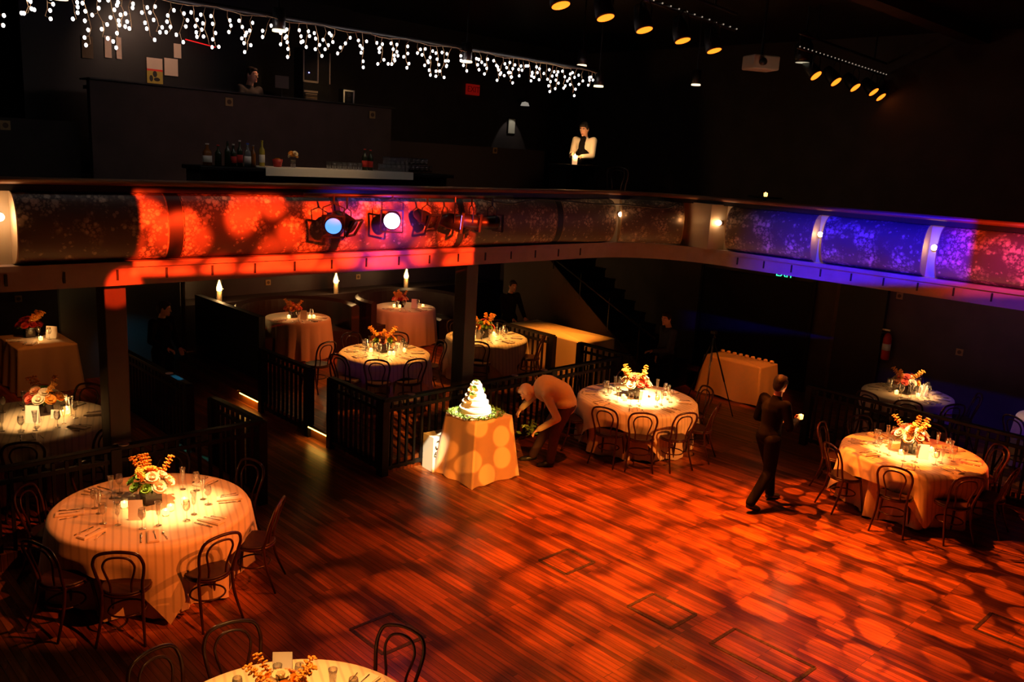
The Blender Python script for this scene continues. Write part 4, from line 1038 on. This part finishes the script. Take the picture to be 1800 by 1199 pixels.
# ------------------------------------------------------------------ upper floor: bar, booth, papers, people props
o = thing('bar_counter', 'long bar counter behind the balcony rail with bottles on it', 'bar', (6.6, 10.55, 2.97))
MB().box((0, .05, .48), (3.9, .40, .96)).build('body', DARKW, o); MB().box((0, 0, .985), (4.0, .55, .05)).build('counter_top', BLACKW, o, False, .01)
lc = MB().box((0, 0, 0), (2.35, .58, .012)).box((0, -.29, -.05), (2.35, .012, .10)).build('bar_cloth', PAPER); lc.location = (6.63, 10.55, 3.988); tag(lc, 'white cloth over the middle of the bar counter', 'cloth')
spot((6.3, 9.5, 5.3), (6.3, 10.5, 4.0), 24, WARM, 70, .8, .05)
def bottle(x, y, z, h, r, mat, cap, lab, lbl=None):
    o = thing('bottle', lab, 'bottle', (x, y, z))
    MB().lathe([(.0001, 0), (r, 0), (r, h * .58), (r * .85, h * .66), (r * .36, h * .76), (r * .34, h * .95), (.0001, h * .95)], 16).build('body', mat, o, True)
    MB().lathe([(.0001, h * .94), (r * .42, h * .94), (r * .42, h), (.0001, h)], 12).build('cap', cap, o, True)
    if lbl: MB().lathe([(r * 1.02, h * .15), (r * 1.02, h * .45)], 16).build('label', lbl, o, True)
DG = M('dark_bottle', (.02, .03, .01), .1); AG = M('amber_bottle', (.25, .08, .01), .15); CG = M('clear_bottle', (.5, .55, .55), .1, trans=.7); GG = M('yellow_bottle', (.45, .36, .05), .2)
RL = M('red_label', (.6, .03, .02), .6); WL = M('white_label', (.75, .7, .6), .6)
zt = 3.982
for (x, h, r, m_, cp_, lb, lab) in ((4.80, .27, .055, AG, WL, WL, 'wide amber bottle with a white top at the left end of the bar'), (4.93, .26, .04, DG, RL, None, 'dark bottle with a red cap second from the left on the bar'), (5.05, .31, .038, DG, BLACK, None, 'tall black bottle near the left end of the bar'),
                                  (5.14, .28, .036, DG, WL, RL, 'dark bottle with a red label and a white cap'), (5.22, .33, .036, DG, WL, RL, 'tallest dark bottle with a pale neck and red label'), (5.32, .30, .042, CG, M('blue_cap', (.02, .06, .5), .5), WL, 'clear bottle with a blue pourer'),
                                  (5.42, .28, .034, AG, WL, None, 'slim amber bottle with a bright cap'), (5.54, .33, .036, GG, GG, WL, 'yellow bottle right of the other bottles'), (7.10, .30, .04, DG, RL, RL, 'dark bottle beside the stacked glasses, left one'), (7.22, .29, .04, DG, RL, RL, 'dark bottle beside the stacked glasses, right one')):
    bottle(x, 10.5 + rnd.uniform(-.05, .05), zt if x < 5.45 or x > 7.8 else 3.996, h, r, m_, cp_, lab, lb)
o = thing('fruit_bowl', 'small red tub of garnishes on the bar', 'bowl', (5.75, 10.5, 3.996)); MB().lathe([(.05, 0), (.07, .10), (.065, .10), (.045, .01), (.0001, .01)], 16).build('tub', M('red_tub', (.35, .02, .02), .4), o, True); MB().ball((0, 0, .09), (.055, .055, .03), 10, 6).build('fruit', AG, o, True)
o = thing('bar_flowers', 'small yellow bunch of flowers in a glass on the bar', 'flowers', (5.98, 10.5, 3.996)); MB().lathe([(.03, 0), (.04, .10), (.037, .10), (.027, .01), (.0001, .01)], 14).build('glass_vase', GLASS, o, True)
for i in range(7): part_bloom(o, 'cream' if i % 2 else 'orange', (.035 * math.cos(i), .035 * math.sin(i), .15 + .015 * (i % 3)), .7, (math.cos(i), math.sin(i), .8))
TUM = glass('tumbler')
for L_, (z_, n, x0) in enumerate(((3.996, 11, 7.38), (4.10, 9, 7.46))):
    for k in range(n):
        for j in (0, 1): place(TUM, (x0 + k * .085, 10.40 + j * .09, z_), 0, 'clear tumbler among the stacked rows of glasses on the bar', 'tumbler', 'tumblers stacked on the bar')
for k in range(7): place(TUM, (6.50 + k * .085, 10.45, 3.996), 0, 'clear tumbler in the single row left of the red capped bar bottles', 'tumbler', 'tumblers left of the dark bottles')
# control booth parapet
struct('wall_booth_front', MB().box((6.55, 12.56, 3.98), (4.9, .12, 2.02)), M('booth_front', (.085, .055, .05), .7, var=(3, .15)), 'brown parapet wall of the control booth')
o = MB().box((6.55, 12.60, 5.001), (4.96, .40, .02)).build('booth_ledge', BLACK); tag(o, 'black ledge on top of the control booth wall', 'ledge')
struct('wall_low_left', MB().box((2.0, 12.9, 3.7), (4.1, .12, 1.46)), DARKW, 'low dark wall left of the control booth')
struct('wall_low_right', MB().box((11.4, 13.5, 3.72), (4.8, .12, 1.5)), M('low_wall', (.06, .04, .04), .7), 'low brown wall right of the control booth')
struct('wall_upper_back', MB().box((12, 14.6, 4.9), (9, .1, 3.8)), DARKW, 'dark upper wall with the small framed picture')
spot((6.4, 9.2, 5.5), (6.4, 12.5, 4.4), 14, (1, .42, .30), 75, .9, .1)
# wall plates
pl = thing('wall_plate', 'x', 'wall plate'); MB().box((0, 0, 0), (.12, .012, .12)).build('plate', M('brass_plate', (.42, .26, .10), .5), pl, False, .004)
MB().tube([(0, -.008, 0), (0, -.012, 0)], .035, 14).build('ring', M('plate_ring', (.10, .05, .02), .5), pl)
for (x, y, z_, rz, lab) in ((6.05, 12.49, 4.86, 0, 'square brass wall plate below the man in the booth'), (12.3, 13.42, 4.41, 0, 'square wall plate under the lit picture upstairs'), (3.15, 12.83, 4.33, 0, 'square plate on the low wall at the far left upstairs'),
                            (8.6, 12.49, 4.86, 0, 'square wall plate at the right end of the booth wall'), (4.2, 16.99, 1.32, 0, 'square wall plate at the far left downstairs'), (9.08, 16.99, 1.33, 0, 'square wall plate between the candle lamps'), (11.4, 16.99, 1.33, 0, 'square wall plate left of the right candle lamp'),
                            (15.99, 5.11, 1.39, PI / 2, 'small square plate on the right wall above the back right table'), (15.99, 6.28, 2.21, PI / 2, 'small violet lit plate high on the right wall')):
    place(pl, (x, y, z_), -rz if rz else 0, lab, 'wall plate')
# papers
def sheet(x0, x1, z0, z1, y, mat, lab, name='paper_sheet'):
    mb = MB(); mb.box((0, 0, 0), (x1 - x0, .004, z1 - z0)); o = mb.build(name, mat); o.location = ((x0 + x1) / 2, y, (z0 + z1) / 2); return tag(o, lab, 'paper')
PW = M('paper_dim', (.55, .42, .34), .8)
struct('wall_booth_back', MB().box((6.6, 14.42, 5.1), (5.6, .1, 3.4)), BLACK, 'black back wall of the control booth')
sheet(4.62, 4.78, 5.40, 5.72, 14.35, M('paper_dark', (.12, .08, .05), .8), 'dim paper sheet, leftmost on the booth wall')
sheet(4.95, 5.05, 5.44, 5.76, 14.35, PW, 'narrow pale sheet, left one of the pair on the booth wall'); sheet(5.12, 5.20, 5.44, 5.76, 14.35, PW, 'narrow pale sheet, right one of the pair on the booth wall')
sheet(5.86, 6.08, 5.27, 5.54, 14.35, PW, 'pale sheet pinned behind the black strap in the booth'); sheet(6.02, 6.14, 5.56, 5.78, 14.35, PW, 'small sheet high on the booth wall')
o = thing('poster', 'white and yellow poster with a red stripe and a dark plant on the booth wall', 'poster', (5.70, 14.34, 5.33))
MB().box((0, 0, .10), (.25, .004, .17)).build('white_part', PW, o); MB().box((0, -.001, 0), (.25, .004, .03)).build('red_stripe', RL, o); MB().box((0, 0, -.11), (.25, .004, .19)).build('yellow_part', M('poster_yellow', (.35, .26, .05), .8), o)
pm = MB(); pm.ball((0, -.004, -.06), (.035, .002, .05), 10, 6); pm.ball((.03, -.004, -.14), (.05, .002, .03), 10, 6); pm.ball((-.06, -.004, -.13), (.03, .002, .05), 10, 6); pm.build('plant_shape', BLACK, o)
o = thing('paper_pile', 'curved stack of white papers on the booth ledge', 'papers', (5.95, 13.4, 4.97))
for k in range(5): MB().box((0, 0, .02 * k), (.34 - k * .02, .22, .004), .1 * k).build('sheet', PW, o)
o = thing('sheet_stand', 'grey paper sheet on a thin stand right of the man in the booth', 'stand', (7.45, 13.45, 4.97)); MB().box((0, 0, .33), (.25, .004, .20)).build('sheet', M('paper_grey', (.25, .2, .19), .8), o); MB().tube([(0, .01, .42), (0, .01, 0)], .008, 6).build('pole', METAL, o)
o = thing('control_desk', 'dark desk right of the man inside the control booth', 'desk', (8.0, 13.2, 3.69)); MB().box((0, 0, 1.25), (1.8, 1.0, .05)).build('desk_top', BLACKW, o)
for sx in (-1, 1): MB().box((sx * .8, 0, .61), (.06, .9, 1.22)).build('leg', BLACKW, o)
o = thing('control_desk', 'dark desk left of the man inside the control booth', 'desk', (5.3, 13.2, 3.69)); MB().box((0, 0, 1.25), (1.8, 1.0, .05)).build('desk_top', BLACKW, o)
for sx in (-1, 1): MB().box((sx * .8, 0, .61), (.06, .9, 1.22)).build('leg', BLACKW, o)
# racks
o = thing('equipment_rack', 'dark equipment rack with pale edges at the right of the booth', 'rack', (7.95, 13.25, 4.98))
FRM = M('rack_edge', (.40, .30, .22), .5)
MB().box((0, .1, .45), (.5, .3, .9)).build('cabinet', BLACKW, o)
for x in (-.25, .02, .25): MB().box((x, -.06, .60), (.018, .02, .5)).build('upright', FRM, o)
for z_ in (.36, .20): MB().box((-.11, -.06, z_), (.26, .02, .03)).build('shelf', FRM, o)
for k in range(6): MB().box((-.11, -.06, .02 + k * .028), (.22, .05, .016)).build('record_sleeve', M('sleeve%d' % (k % 3), [(.3, .2, .1), (.12, .08, .06), (.35, .25, .2)][k % 3], .7), o)
MB().ball((-.15, -.065, .50), .010, 8, 6).build('indicator_lamp', M('blue_dot', (.3, .3, 1), .4, emit=(.3, .3, 1), es=6), o)
o = thing('tape_deck', 'silver framed box with a round dark face at the right end of the booth', 'device', (8.24, 12.66, 5.0), 0)
MB().box((0, .08, .13), (.20, .16, .24)).build('body', BLACKW, o)
fr = MB()
for s in (-1, 1): fr.box((s * .095, -.005, .11), (.022, .012, .24)); fr.box((0, -.005, .11 + s * .11), (.20, .012, .022))
fr.build('frame', M('silver_paint', (.65, .6, .52), .4), o)
for s in (-1, 1): MB().tube([(0, -.004, .11 + s * .045), (0, -.012, .11 + s * .045)], .036, 14).build('dial', METAL, o)
spot((7.9, 11.5, 5.3), (8.1, 13.2, 5.3), 26, WARM, 34, .8, .03)
spot((5.6, 12.9, 6.3), (5.6, 14.3, 5.5), 60, (1, .6, .4), 80, .9, .03)
o = thing('light_tube', 'thin red light tube over the control booth', 'light', (6.4, 14.2, 5.83), 0); MB().tube([(-.2, 0, .02), (-.2, 0, .97)], .004, 5).tube([(.2, 0, -.03), (.2, 0, .97)], .004, 5).build('hanging_wire', METAL, o); MB().tube([(-.25, 0, .02), (.25, 0, -.04)], .008, 8).build('tube', M('red_tube', (.5, .01, .01), .5, emit=(1, .02, .02), es=.8), o)
o = thing('high_table', 'small dark standing table upstairs right of the balcony corner', 'table', (13.0, 7.52, 2.97))
MB().lathe([(.0001, .90), (.28, .90), (.28, .925), (.0001, .925)], 24).build('table_top', BLACKW, o, True); MB().lathe([(.2, 0), (.19, .02), (.03, .05), (.03, .90)], 14).build('pedestal', METAL, o, True)
place(VOT, (12.98, 7.50, 3.896), 0, 'lone lit votive candle upstairs right of the balcony corner', 'candle')
for (x, y, z_, rz_, lab) in ((12.75, 10.5, 3.33, 2.2, 'upstairs just right of the woman in white'), (13.3, 10.9, 3.33, 2.6, 'upstairs, farther right of the woman in white')): place(CH, (x, y, z_), rz_, CHD + lab, 'chair')
# framed picture and its lamp
o = thing('framed_picture', 'small dark framed picture lit from above on the upper wall', 'picture', (13.78, 14.53, 4.98)); MB().box((0, 0, 0), (.24, .02, .36)).build('frame', BLACKW, o, False, .004); MB().box((0, -.012, 0), (.20, .006, .32)).build('picture_print', M('pic', (.45, .45, .35), .7), o)
o = thing('picture_lamp', 'small spotlight with a white shade above the framed picture', 'lamp', (13.75, 14.1, 5.42)); MB().lathe([(.10, 0), (.07, .07), (.0001, .09)], 16).build('shade', M('lamp_shade_white', (.7, .68, .6), .6, emit=(1, .9, .75), es=.25), o, True); MB().tube([(0, 0, .09), (0, 0, 1.35)], .01, 6).build('stem', METAL, o)
s = spot((13.75, 14.1, 5.40), (13.75, 14.5, 4.6), 8, (1, .85, .75), 60, .25, .01)
# signs
def sign(loc, rz, label, body, mat, txtm, size, w_, h_):
    o = thing('exit_sign', label, 'sign', loc, rz); MB().box((0, 0, 0), (w_, .05, h_)).build('housing', body, o, False, .005)
    cu = bpy.data.curves.new('letters', 'FONT'); cu.body = 'EXIT'; cu.size = size; cu.align_x = 'CENTER'; cu.align_y = 'CENTER'; cu.extrude = .003
    tmp = bpy.data.objects.new('letters', cu); COL.objects.link(tmp); cu.materials.append(txtm)
    me = bpy.data.meshes.new_from_object(tmp.evaluated_get(bpy.context.evaluated_depsgraph_get())); bpy.data.objects.remove(tmp)
    t_ = bpy.data.objects.new('letters', me); COL.objects.link(t_); t_.parent = o; t_.location = (0, -.030, 0); t_.rotation_euler = (PI / 2, 0, 0); return o
sign((12.55, 14.50, 5.66), 0, 'dim red EXIT sign on the upper wall', M('sign_red', (.25, .01, .01), .5, emit=(1, .02, .01), es=.10), None, M('letters_dim', (.02, .0, .0), .5, emit=(.7, .0, .0), es=.05), .17, .36, .22)
sign((15.93, 8.56, 2.31), -PI / 2, 'green lit EXIT sign above the dark door on the right', BLACK, None, M('letters_green', (.1, 1, .6), .5, emit=(.04, .9, .42), es=2.2), .19, .40, .17)
# fire extinguisher
o = thing('fire_extinguisher', 'red fire extinguisher hanging on the right wall', 'fire extinguisher', (15.86, 6.33, 1.02)); MB().lathe([(.0001, 0), (.07, 0), (.075, .03), (.075, .40), (.05, .47), (.02, .50), (.0001, .50)], 18).build('cylinder', M('ext_red', (.5, .02, .015), .35), o, True)
MB().box((0, .04, .55), (.03, .14, .03)).build('handle', CHROME, o); MB().tube(catmull([(0, .04, .52), (0, .13, .45), (0, .12, .2), (0, .09, .1)], 5), .012, 6).build('hose', BLACK, o, True)
MB().lathe([(.077, .18), (.077, .30)], 18).build('label', WL, o, True)
spot((13.6, 6.6, 2.75), (16, 6.3, 1.4), 2.5, (1, .5, .2), 30, .8, .03)

# ------------------------------------------------------------------ people
def remesh(o, v, sm=6):
    r = o.modifiers.new('remesh', 'REMESH'); r.mode = 'VOXEL'; r.voxel_size = v; r.use_smooth_shade = True
    s = o.modifiers.new('smooth', 'SMOOTH'); s.iterations = sm; s.factor = .5
def person(label, loc, yaw, J, top, bottom, hair, vox=.008, vest=None, hairm=None, face=(0, 0), sleeve=True, build=1.0, long_hair=False, hands=(.5, .5), standing=True):
    """J: joints in metres, x right of the person, y forward, z up. yaw: direction the person faces"""
    o = thing('person', label, 'person', loc, yaw - PI / 2)
    V = Vector; g = {k: V(v) for k, v in J.items()}
    b = MB(); hd = g['head']; nk = g['neck']
    Rh = Matrix.Rotation(math.radians(face[0]), 3, 'Z') @ Matrix.Rotation(math.radians(face[1]), 3, 'X')      # turn, then pitch (negative looks down)
    H = lambda x, y, z: hd + Rh @ V((x, y, z))
    b.ball(hd, (.076, .096, .112), 20, 14, Rh); b.ball(H(0, .020, -.055), (.058, .072, .062), 16, 10, Rh)
    b.cap(H(0, .088, .012), .011, H(0, .112, -.022), .015, 8); b.ball(H(0, .092, -.062), (.026, .012, .010), 10, 6, Rh); b.ball(H(0, .088, -.092), (.026, .018, .018), 10, 6, Rh)
    for s in (-1, 1):
        b.ball(H(s * .079, -.004, -.005), (.010, .020, .032), 8, 6, Rh); b.ball(H(s * .034, .083, .030), (.024, .012, .008), 8, 6, Rh)
    b.cap(nk - (hd - nk) * .2, .056, hd + (nk - hd) * .30, .052, 14)
    # trunk
    pv, ws, cs = g['pelvis'], g['waist'], g['chest']
    b.cap(pv, .125, ws, .115, 16); b.cap(ws, .115, cs, .135, 16); b.cap(cs, .12, nk, .06, 14)
    def limbs(mb, k, arms=True, legs=True, wr=1.0):
        for s, n in ((-1, 'l'), (1, 'r')):
            if arms:
                sh, el, wri = g['sh' + n], g['el' + n], g['wr' + n]
                mb.cap(cs + (sh - cs) * .4, .075 + k, sh, .056 + k, 12); mb.cap(sh, .055 + k, el, .041 + k, 12); mb.cap(el, .041 + k, el + (wri - el) * wr, .029 + k, 12)
            if legs:
                hp, kn, an = g['hip' + n], g['kn' + n], g['an' + n]
                mb.cap(pv + (hp - pv) * .3, .10 + k, hp, .092 + k, 14); mb.cap(hp, .092 + k, kn, .060 + k, 14); mb.cap(kn, .060 + k, an, .040 + k, 12)
    limbs(b, 0)
    for i, (s, n) in enumerate(((-1, 'l'), (1, 'r'))):
        el, wri = g['el' + n], g['wr' + n]; d = (g['hd' + n] - wri).normalized() if 'hd' + n in g else (wri - el).normalized()
        palm_n = g.get('pn' + n, V((0, 0, -1))); palm_n = (palm_n - d * palm_n.dot(d)).normalized(); sd = d.cross(palm_n).normalized() * s
        c = wri + d * .045; Rm = Matrix((sd, d, palm_n)).transposed()
        b.cap(wri, .026, wri + d * .02, .026, 10); b.ball(c, (.040, .048, .015), 12, 8, Rm)
        cu = hands[i]
        for q, (off, L_) in enumerate(((-.030, .070), (-.010, .080), (.011, .074), (.031, .058))):
            p0 = wri + d * .080 + sd * off; d1 = (d * math.cos(cu * .6) + palm_n * math.sin(cu * .6)); p1 = p0 + d1 * L_ * .5
            d2 = (d * math.cos(cu * 1.6) + palm_n * math.sin(cu * 1.6)); p2 = p1 + d2 * L_ * .5
            b.cap(p0, .0098, p1, .0090, 8); b.cap(p1, .0090, p2, .0078, 8)
        t0 = wri + d * .025 - sd * .030; t1 = t0 + (d * .55 - sd * .75 + palm_n * .2).normalized() * .042; t2 = t1 + (d * .9 - sd * .2 + palm_n * .35).normalized() * .030
        b.cap(t0, .014, t1, .011, 8); b.cap(t1, .011, t2, .009, 8)
        # foot
        an = g['an' + n]; fd = g.get('fd' + n, V((0, 1, -.1))).normalized(); b.cap(an + V((0, 0, -.03)), .036, an + fd * .12 + V((0, 0, -.055)), .028, 10)
    bo = b.build('body', SKIN, o, True); remesh(bo, vox, 4)
    # clothes
    c = MB(); c.cap(pv + (ws - pv) * .1, .143 * build, ws, .130 * build, 18); c.cap(ws, .132 * build, cs, .152 * build, 18); c.cap(cs, .138 * build, nk - (nk - cs) * .15, .072, 14)
    c.ball(pv + (ws - pv) * .2, (.17 * build, .135 * build, .12), 16, 10); c.ball(cs, (.185 * build, .130 * build, .13), 16, 10)
    limbs(c, .014, True, False, .93); so_ = c.build('shirt', top, o, True); remesh(so_, .013, 6)
    if vest:
        c = MB(); c.cap(pv, .158, ws, .146, 18); c.ball(ws + V((0, .01, .06)), (.125, .152, .16), 16, 10); c.ball(cs + V((0, .02, -.01)), (.085, .150, .17), 16, 10); vo = c.build('vest', vest, o, True); remesh(vo, .013, 6)
        c = MB(); c.ball(nk + V((0, .06, -.02)), (.06, .05, .05), 12, 8); c.cap(nk + V((0, .10, -.03)), .03, nk + V((0, .15, -.22)), .035, 10); remesh(c.build('neckerchief', vest, o, True), .012, 4)
    c = MB(); c.ball(pv, (.165 * build, .130 * build, .125), 16, 10); limbs(c, .020, False, True)
    for n in 'lr': c.cap(g['kn' + n], .075, g['an' + n] + V((0, 0, .0)), .064, 14)
    remesh(c.build('trousers', bottom, o, True), .014, 6)
    for n in 'lr':
        an = g['an' + n]; fd = g.get('fd' + n, V((0, 1, -.1))).normalized(); c = MB()
        c.cap(an + V((0, 0, -.045)) - fd * .03, .040, an + fd * .10 + V((0, 0, -.05)), .040, 12); c.cap(an + fd * .08 + V((0, 0, -.052)), .042, an + fd * .17 + V((0, 0, -.055)), .032, 12); remesh(c.build('shoe', M('black_shoe', (.012, .01, .01), .3), o, True), .01, 3)
    # hair, eyes, brows, mouth
    c = MB(); hm = hairm or M('dark_hair', (.007, .004, .003), .7, bump=(90, .5))
    c.ball(H(0, -.018, .028), (.084, .098, .100), 20, 14, Rh); c.ball(H(0, -.048, -.015), (.076, .066, .085), 16, 10, Rh); c.ball(H(0, .045, .085), (.058, .045, .030), 14, 8, Rh)
    for s in (-1, 1): c.ball(H(s * .076, .018, .030), (.012, .024, .040), 10, 6, Rh)
    if long_hair: c.ball(H(0, -.085, -.02), (.055, .05, .06), 14, 8, Rh); c.ball(H(0, -.05, -.07), (.06, .05, .06), 14, 8, Rh)
    if hair: remesh(c.build('hair', hm, o, True), .010, 3)
    for s in (-1, 1):
        MB().ball(H(s * .032, .086, .012), (.014, .009, .009), 10, 8, Rh).build('eye', M('eye_white', (.7, .68, .62), .3), o, True)
        MB().ball(H(s * .032, .094, .012), (.006, .003, .006), 8, 6, Rh).build('iris', M('iris', (.02, .012, .008), .2), o, True)
        MB().cap(H(s * .018, .096, .036), .0045, H(s * .050, .086, .038), .0035, 6).build('eyebrow', hm, o, True)
    MB().ball(H(0, .101, -.063), (.024, .006, .007), 12, 6, Rh).build('mouth', M('lips', (.42, .12, .10), .5), o, True)
    return o
def stand(h=1.75, **kw):
    k = h / 1.75
    J = dict(pelvis=(0, 0, .95), waist=(0, 0, 1.10), chest=(0, 0, 1.30), neck=(0, .0, 1.46), head=(0, .025, 1.63), shl=(-.185, 0, 1.41), shr=(.185, 0, 1.41), ell=(-.24, -.02, 1.13), elr=(.24, -.02, 1.13),
             wrl=(-.25, .05, .88), wrr=(.25, .05, .88), hipl=(-.09, 0, .92), hipr=(.09, 0, .92), knl=(-.10, .02, .50), knr=(.10, .02, .50), anl=(-.11, 0, .095), anr=(.11, 0, .095))
    J.update(kw); ab = {q for q in J if q[:2] in ('fd', 'pn')}
    return {q: (v if q in ab else tuple(c * k for c in v)) for q, v in J.items()}
def yaw_of(x, y): return math.atan2(y, x)
# the bent man beside the cake
J = dict(pelvis=(0, -.33, .90), waist=(0, -.27, 1.06), chest=(0, -.06, 1.13), neck=(0, .10, 1.12), head=(0, .225, 1.07), shl=(-.18, -.02, 1.08), shr=(.18, .0, 1.08),
         ell=(-.24, -.20, .76), elr=(.20, .16, .88), wrl=(-.14, .05, .56), wrr=(.10, .27, .80), hdl=(-.08, .15, .48), hdr=(.08, .33, .72), hipl=(-.10, -.33, .88), hipr=(.10, -.33, .88),
         knl=(-.11, -.20, .50), knr=(.12, -.12, .49), anl=(-.11, -.16, .10), anr=(.12, .06, .10))
person('man in a cream sweater bending over beside the cake table, holding green leaves', (8.54, 8.07, 0), yaw_of(-.80, .60), J, M('cream_sweater', (.62, .48, .26), .85, sheen=.4, bump=(50, .2)), M('brown_trousers', (.075, .035, .034), .85), True, .008,
       hairm=M('white_hair', (.72, .55, .42), .7, bump=(90, .3)), face=(0, -52), hands=(.9, .6), build=1.32)
lm = MB(); rr = random.Random(3)
for i in range(60):
    p = Vector((rr.uniform(-.12, .12), rr.uniform(-.10, .10), rr.uniform(-.10, .08))); d = Vector((rr.uniform(-1, 1), rr.uniform(-1, 1), rr.uniform(-1, 1))).normalized(); s = d.orthogonal().normalized()
    lm.add([p, p + d * .04 + s * .016, p + d * .08, p + d * .04 - s * .016], [(0, 1, 2, 3)])
lm.tube([(-.08, -.04, -.08), (0, 0, 0), (.08, .05, .1)], .006, 6)
lo = lm.build('leafy_sprig', MATS['garland_green']); lo.location = (8.38, 8.10, .56); tag(lo, 'green leafy sprig in the hands of the bent man', 'leaves')
# the man walking across the floor
J = stand(1.78, pelvis=(0, .0, .95), waist=(0, .02, 1.10), chest=(0, .04, 1.30), neck=(0, .07, 1.46), head=(0, .10, 1.62), shl=(-.19, .05, 1.40), shr=(.19, .02, 1.40), ell=(-.24, .02, 1.13), wrl=(-.14, .24, 1.08), elr=(.27, .05, 1.12), wrr=(.16, .30, 1.17),
          pnr=(-1, 0, 0), pnl=(0, 0, 1), knl=(-.10, .20, .50), anl=(-.10, .27, .10), knr=(.10, -.02, .50), anr=(.10, -.30, .13), fdr=(0, 1, -.35), hipl=(-.09, .02, .92), hipr=(.09, -.02, .92))
wk = person('man in black clothes walking across the floor, holding a small lit candle', (9.86, 5.25, 0), yaw_of(.97, -.22), J, DSHIRT, DSHIRT, True, .008, face=(10, -8), hands=(.8, 1.1))
hx = place(VOT, (0, 0, 0), 0, 'small lit candle held up by the walking man', 'candle')
Rw = Matrix.Rotation(yaw_of(.97, -.22) - PI / 2, 3, 'Z'); pc = Vector((9.86, 5.25, 0)) + Rw @ Vector((.12, .42, 1.18)); hx.location = pc
point(pc + Vector((0, 0, .12)), 5, (1, .36, .10), .03)
# woman upstairs with a candle
struct('floor_riser', MB().box((12.6, 11.6, 3.15), (3.4, 2.6, .36)), DARKW, 'raised step on the balcony floor')
J = stand(1.66, ell=(-.22, .10, 1.12), wrl=(-.10, .34, 1.10), elr=(.24, .02, 1.10), wrr=(.10, .34, 1.14), pnl=(.3, 0, -1), pnr=(-.8, 0, -.5), head=(0, .06, 1.62))
wy = yaw_of(-.95, -.30)
person('woman in a white blouse and black vest shielding a candle behind the balcony rail', (12.0, 10.7, 3.33), wy, J, M('white_blouse', (.75, .66, .50), .8, sheen=.3), DSHIRT, True, .008, vest=DSHIRT, face=(0, -22), hands=(.9, .5), long_hair=True, build=.9)
Rw = Matrix.Rotation(wy - PI / 2, 3, 'Z'); pc = Vector((12.0, 10.7, 3.33)) + Rw @ Vector((-.06, .50, .90))
o = thing('hurricane_candle', 'tall glass with a bright candle in front of the woman in white', 'candle', pc)
MB().lathe([(.0001, 0), (.045, 0), (.05, .16), (.047, .16), (.042, .01), (.0001, .006)], 18).build('glass_cup', M('frost_glass', (1, .85, .7), .3, emit=(1, .5, .2), es=.9), o, True); MB().lathe([(.0001, .1), (.03, .11), (.02, .15), (.0001, .19)], 12).build('flame', FLAME, o, True)
sb = MB().box((0, 0, 0), (.9, .45, .04)).box((-.4, 0, -.43), (.04, .4, .82)).box((.4, 0, -.43), (.04, .4, .82)).build('service_table', BLACKW); sb.location = (pc[0], pc[1], pc[2] - .02); tag(sb, 'dark service table in front of the woman in white', 'table')
point(pc + Vector((-.08, -.10, .28)), 16, (1, .50, .18), .03)
spot((11.0, 9.4, 6.2), (12.0, 10.7, 4.5), 55, (1, .62, .30), 22, .6, .03)
# man in the control booth
struct('floor_booth', MB().box((6.6, 13.6, 3.33), (4.8, 1.6, .72)), BLACK, 'raised floor inside the control booth')
J = stand(1.76, wrl=(-.22, .30, 1.04), ell=(-.26, .06, 1.12), wrr=(.22, .30, 1.04), elr=(.26, .06, 1.12), head=(0, .05, 1.63))
person('man in a dark shirt standing in the control booth upstairs', (6.70, 13.02 + .1, 3.69), yaw_of(.25, -1), J, M('grey_shirt', (.03, .028, .03), .8), DSHIRT, True, .008, face=(12, -6))
spot((7.6, 12.6, 6.2), (6.70, 13.1, 5.3), 60, (1, .45, .22), 28, .6, .03)
# bartender behind the long table
J = stand(1.76, wrl=(-.16, .34, .98), ell=(-.25, .10, 1.12), wrr=(.16, .34, .98), elr=(.25, .10, 1.12), head=(0, .07, 1.63))
person('man in black leaning on the far end of the cloth covered bar table', (12.55, 12.98, 0), yaw_of(-.12, -1), J, DSHIRT, DSHIRT, True, .009, face=(-10, -8))
spot((12.1, 11.6, 2.75), (12.5, 12.9, 1.4), 8, (1, .22, .06), 40, .7, .05)
# man in the shadow right of the bar table
J = stand(1.72, wrl=(-.20, .42, 1.08), ell=(-.24, .14, 1.10), head=(0, .07, 1.63))
person('person in dark clothes standing in shadow behind the middle table, arm stretched left', (12.72, 8.98, 0), yaw_of(-.80, .35), J, M('navy_shirt', (.02, .02, .045), .85), DSHIRT, True, .009, face=(25, -5))
spot((12.0, 8.2, 2.75), (12.7, 8.95, 1.6), 5, (1, .18, .04), 32, .7, .05)
# person in the dark at the aisle
J = stand(1.74, wrl=(-.12, .26, .98), ell=(-.24, .02, 1.10), wrr=(.14, .26, 1.02), elr=(.25, .02, 1.12), head=(0, .06, 1.63))
person('dark clothed person standing at the far left of the aisle, face turned right', (5.40, 13.6, 0), yaw_of(.35, -.94), J, DSHIRT, DSHIRT, True, .009, face=(35, -12))
spot((6.2, 12.8, 2.75), (5.4, 13.5, 1.4), 3.5, (1, .12, .05), 34, .7, .05)
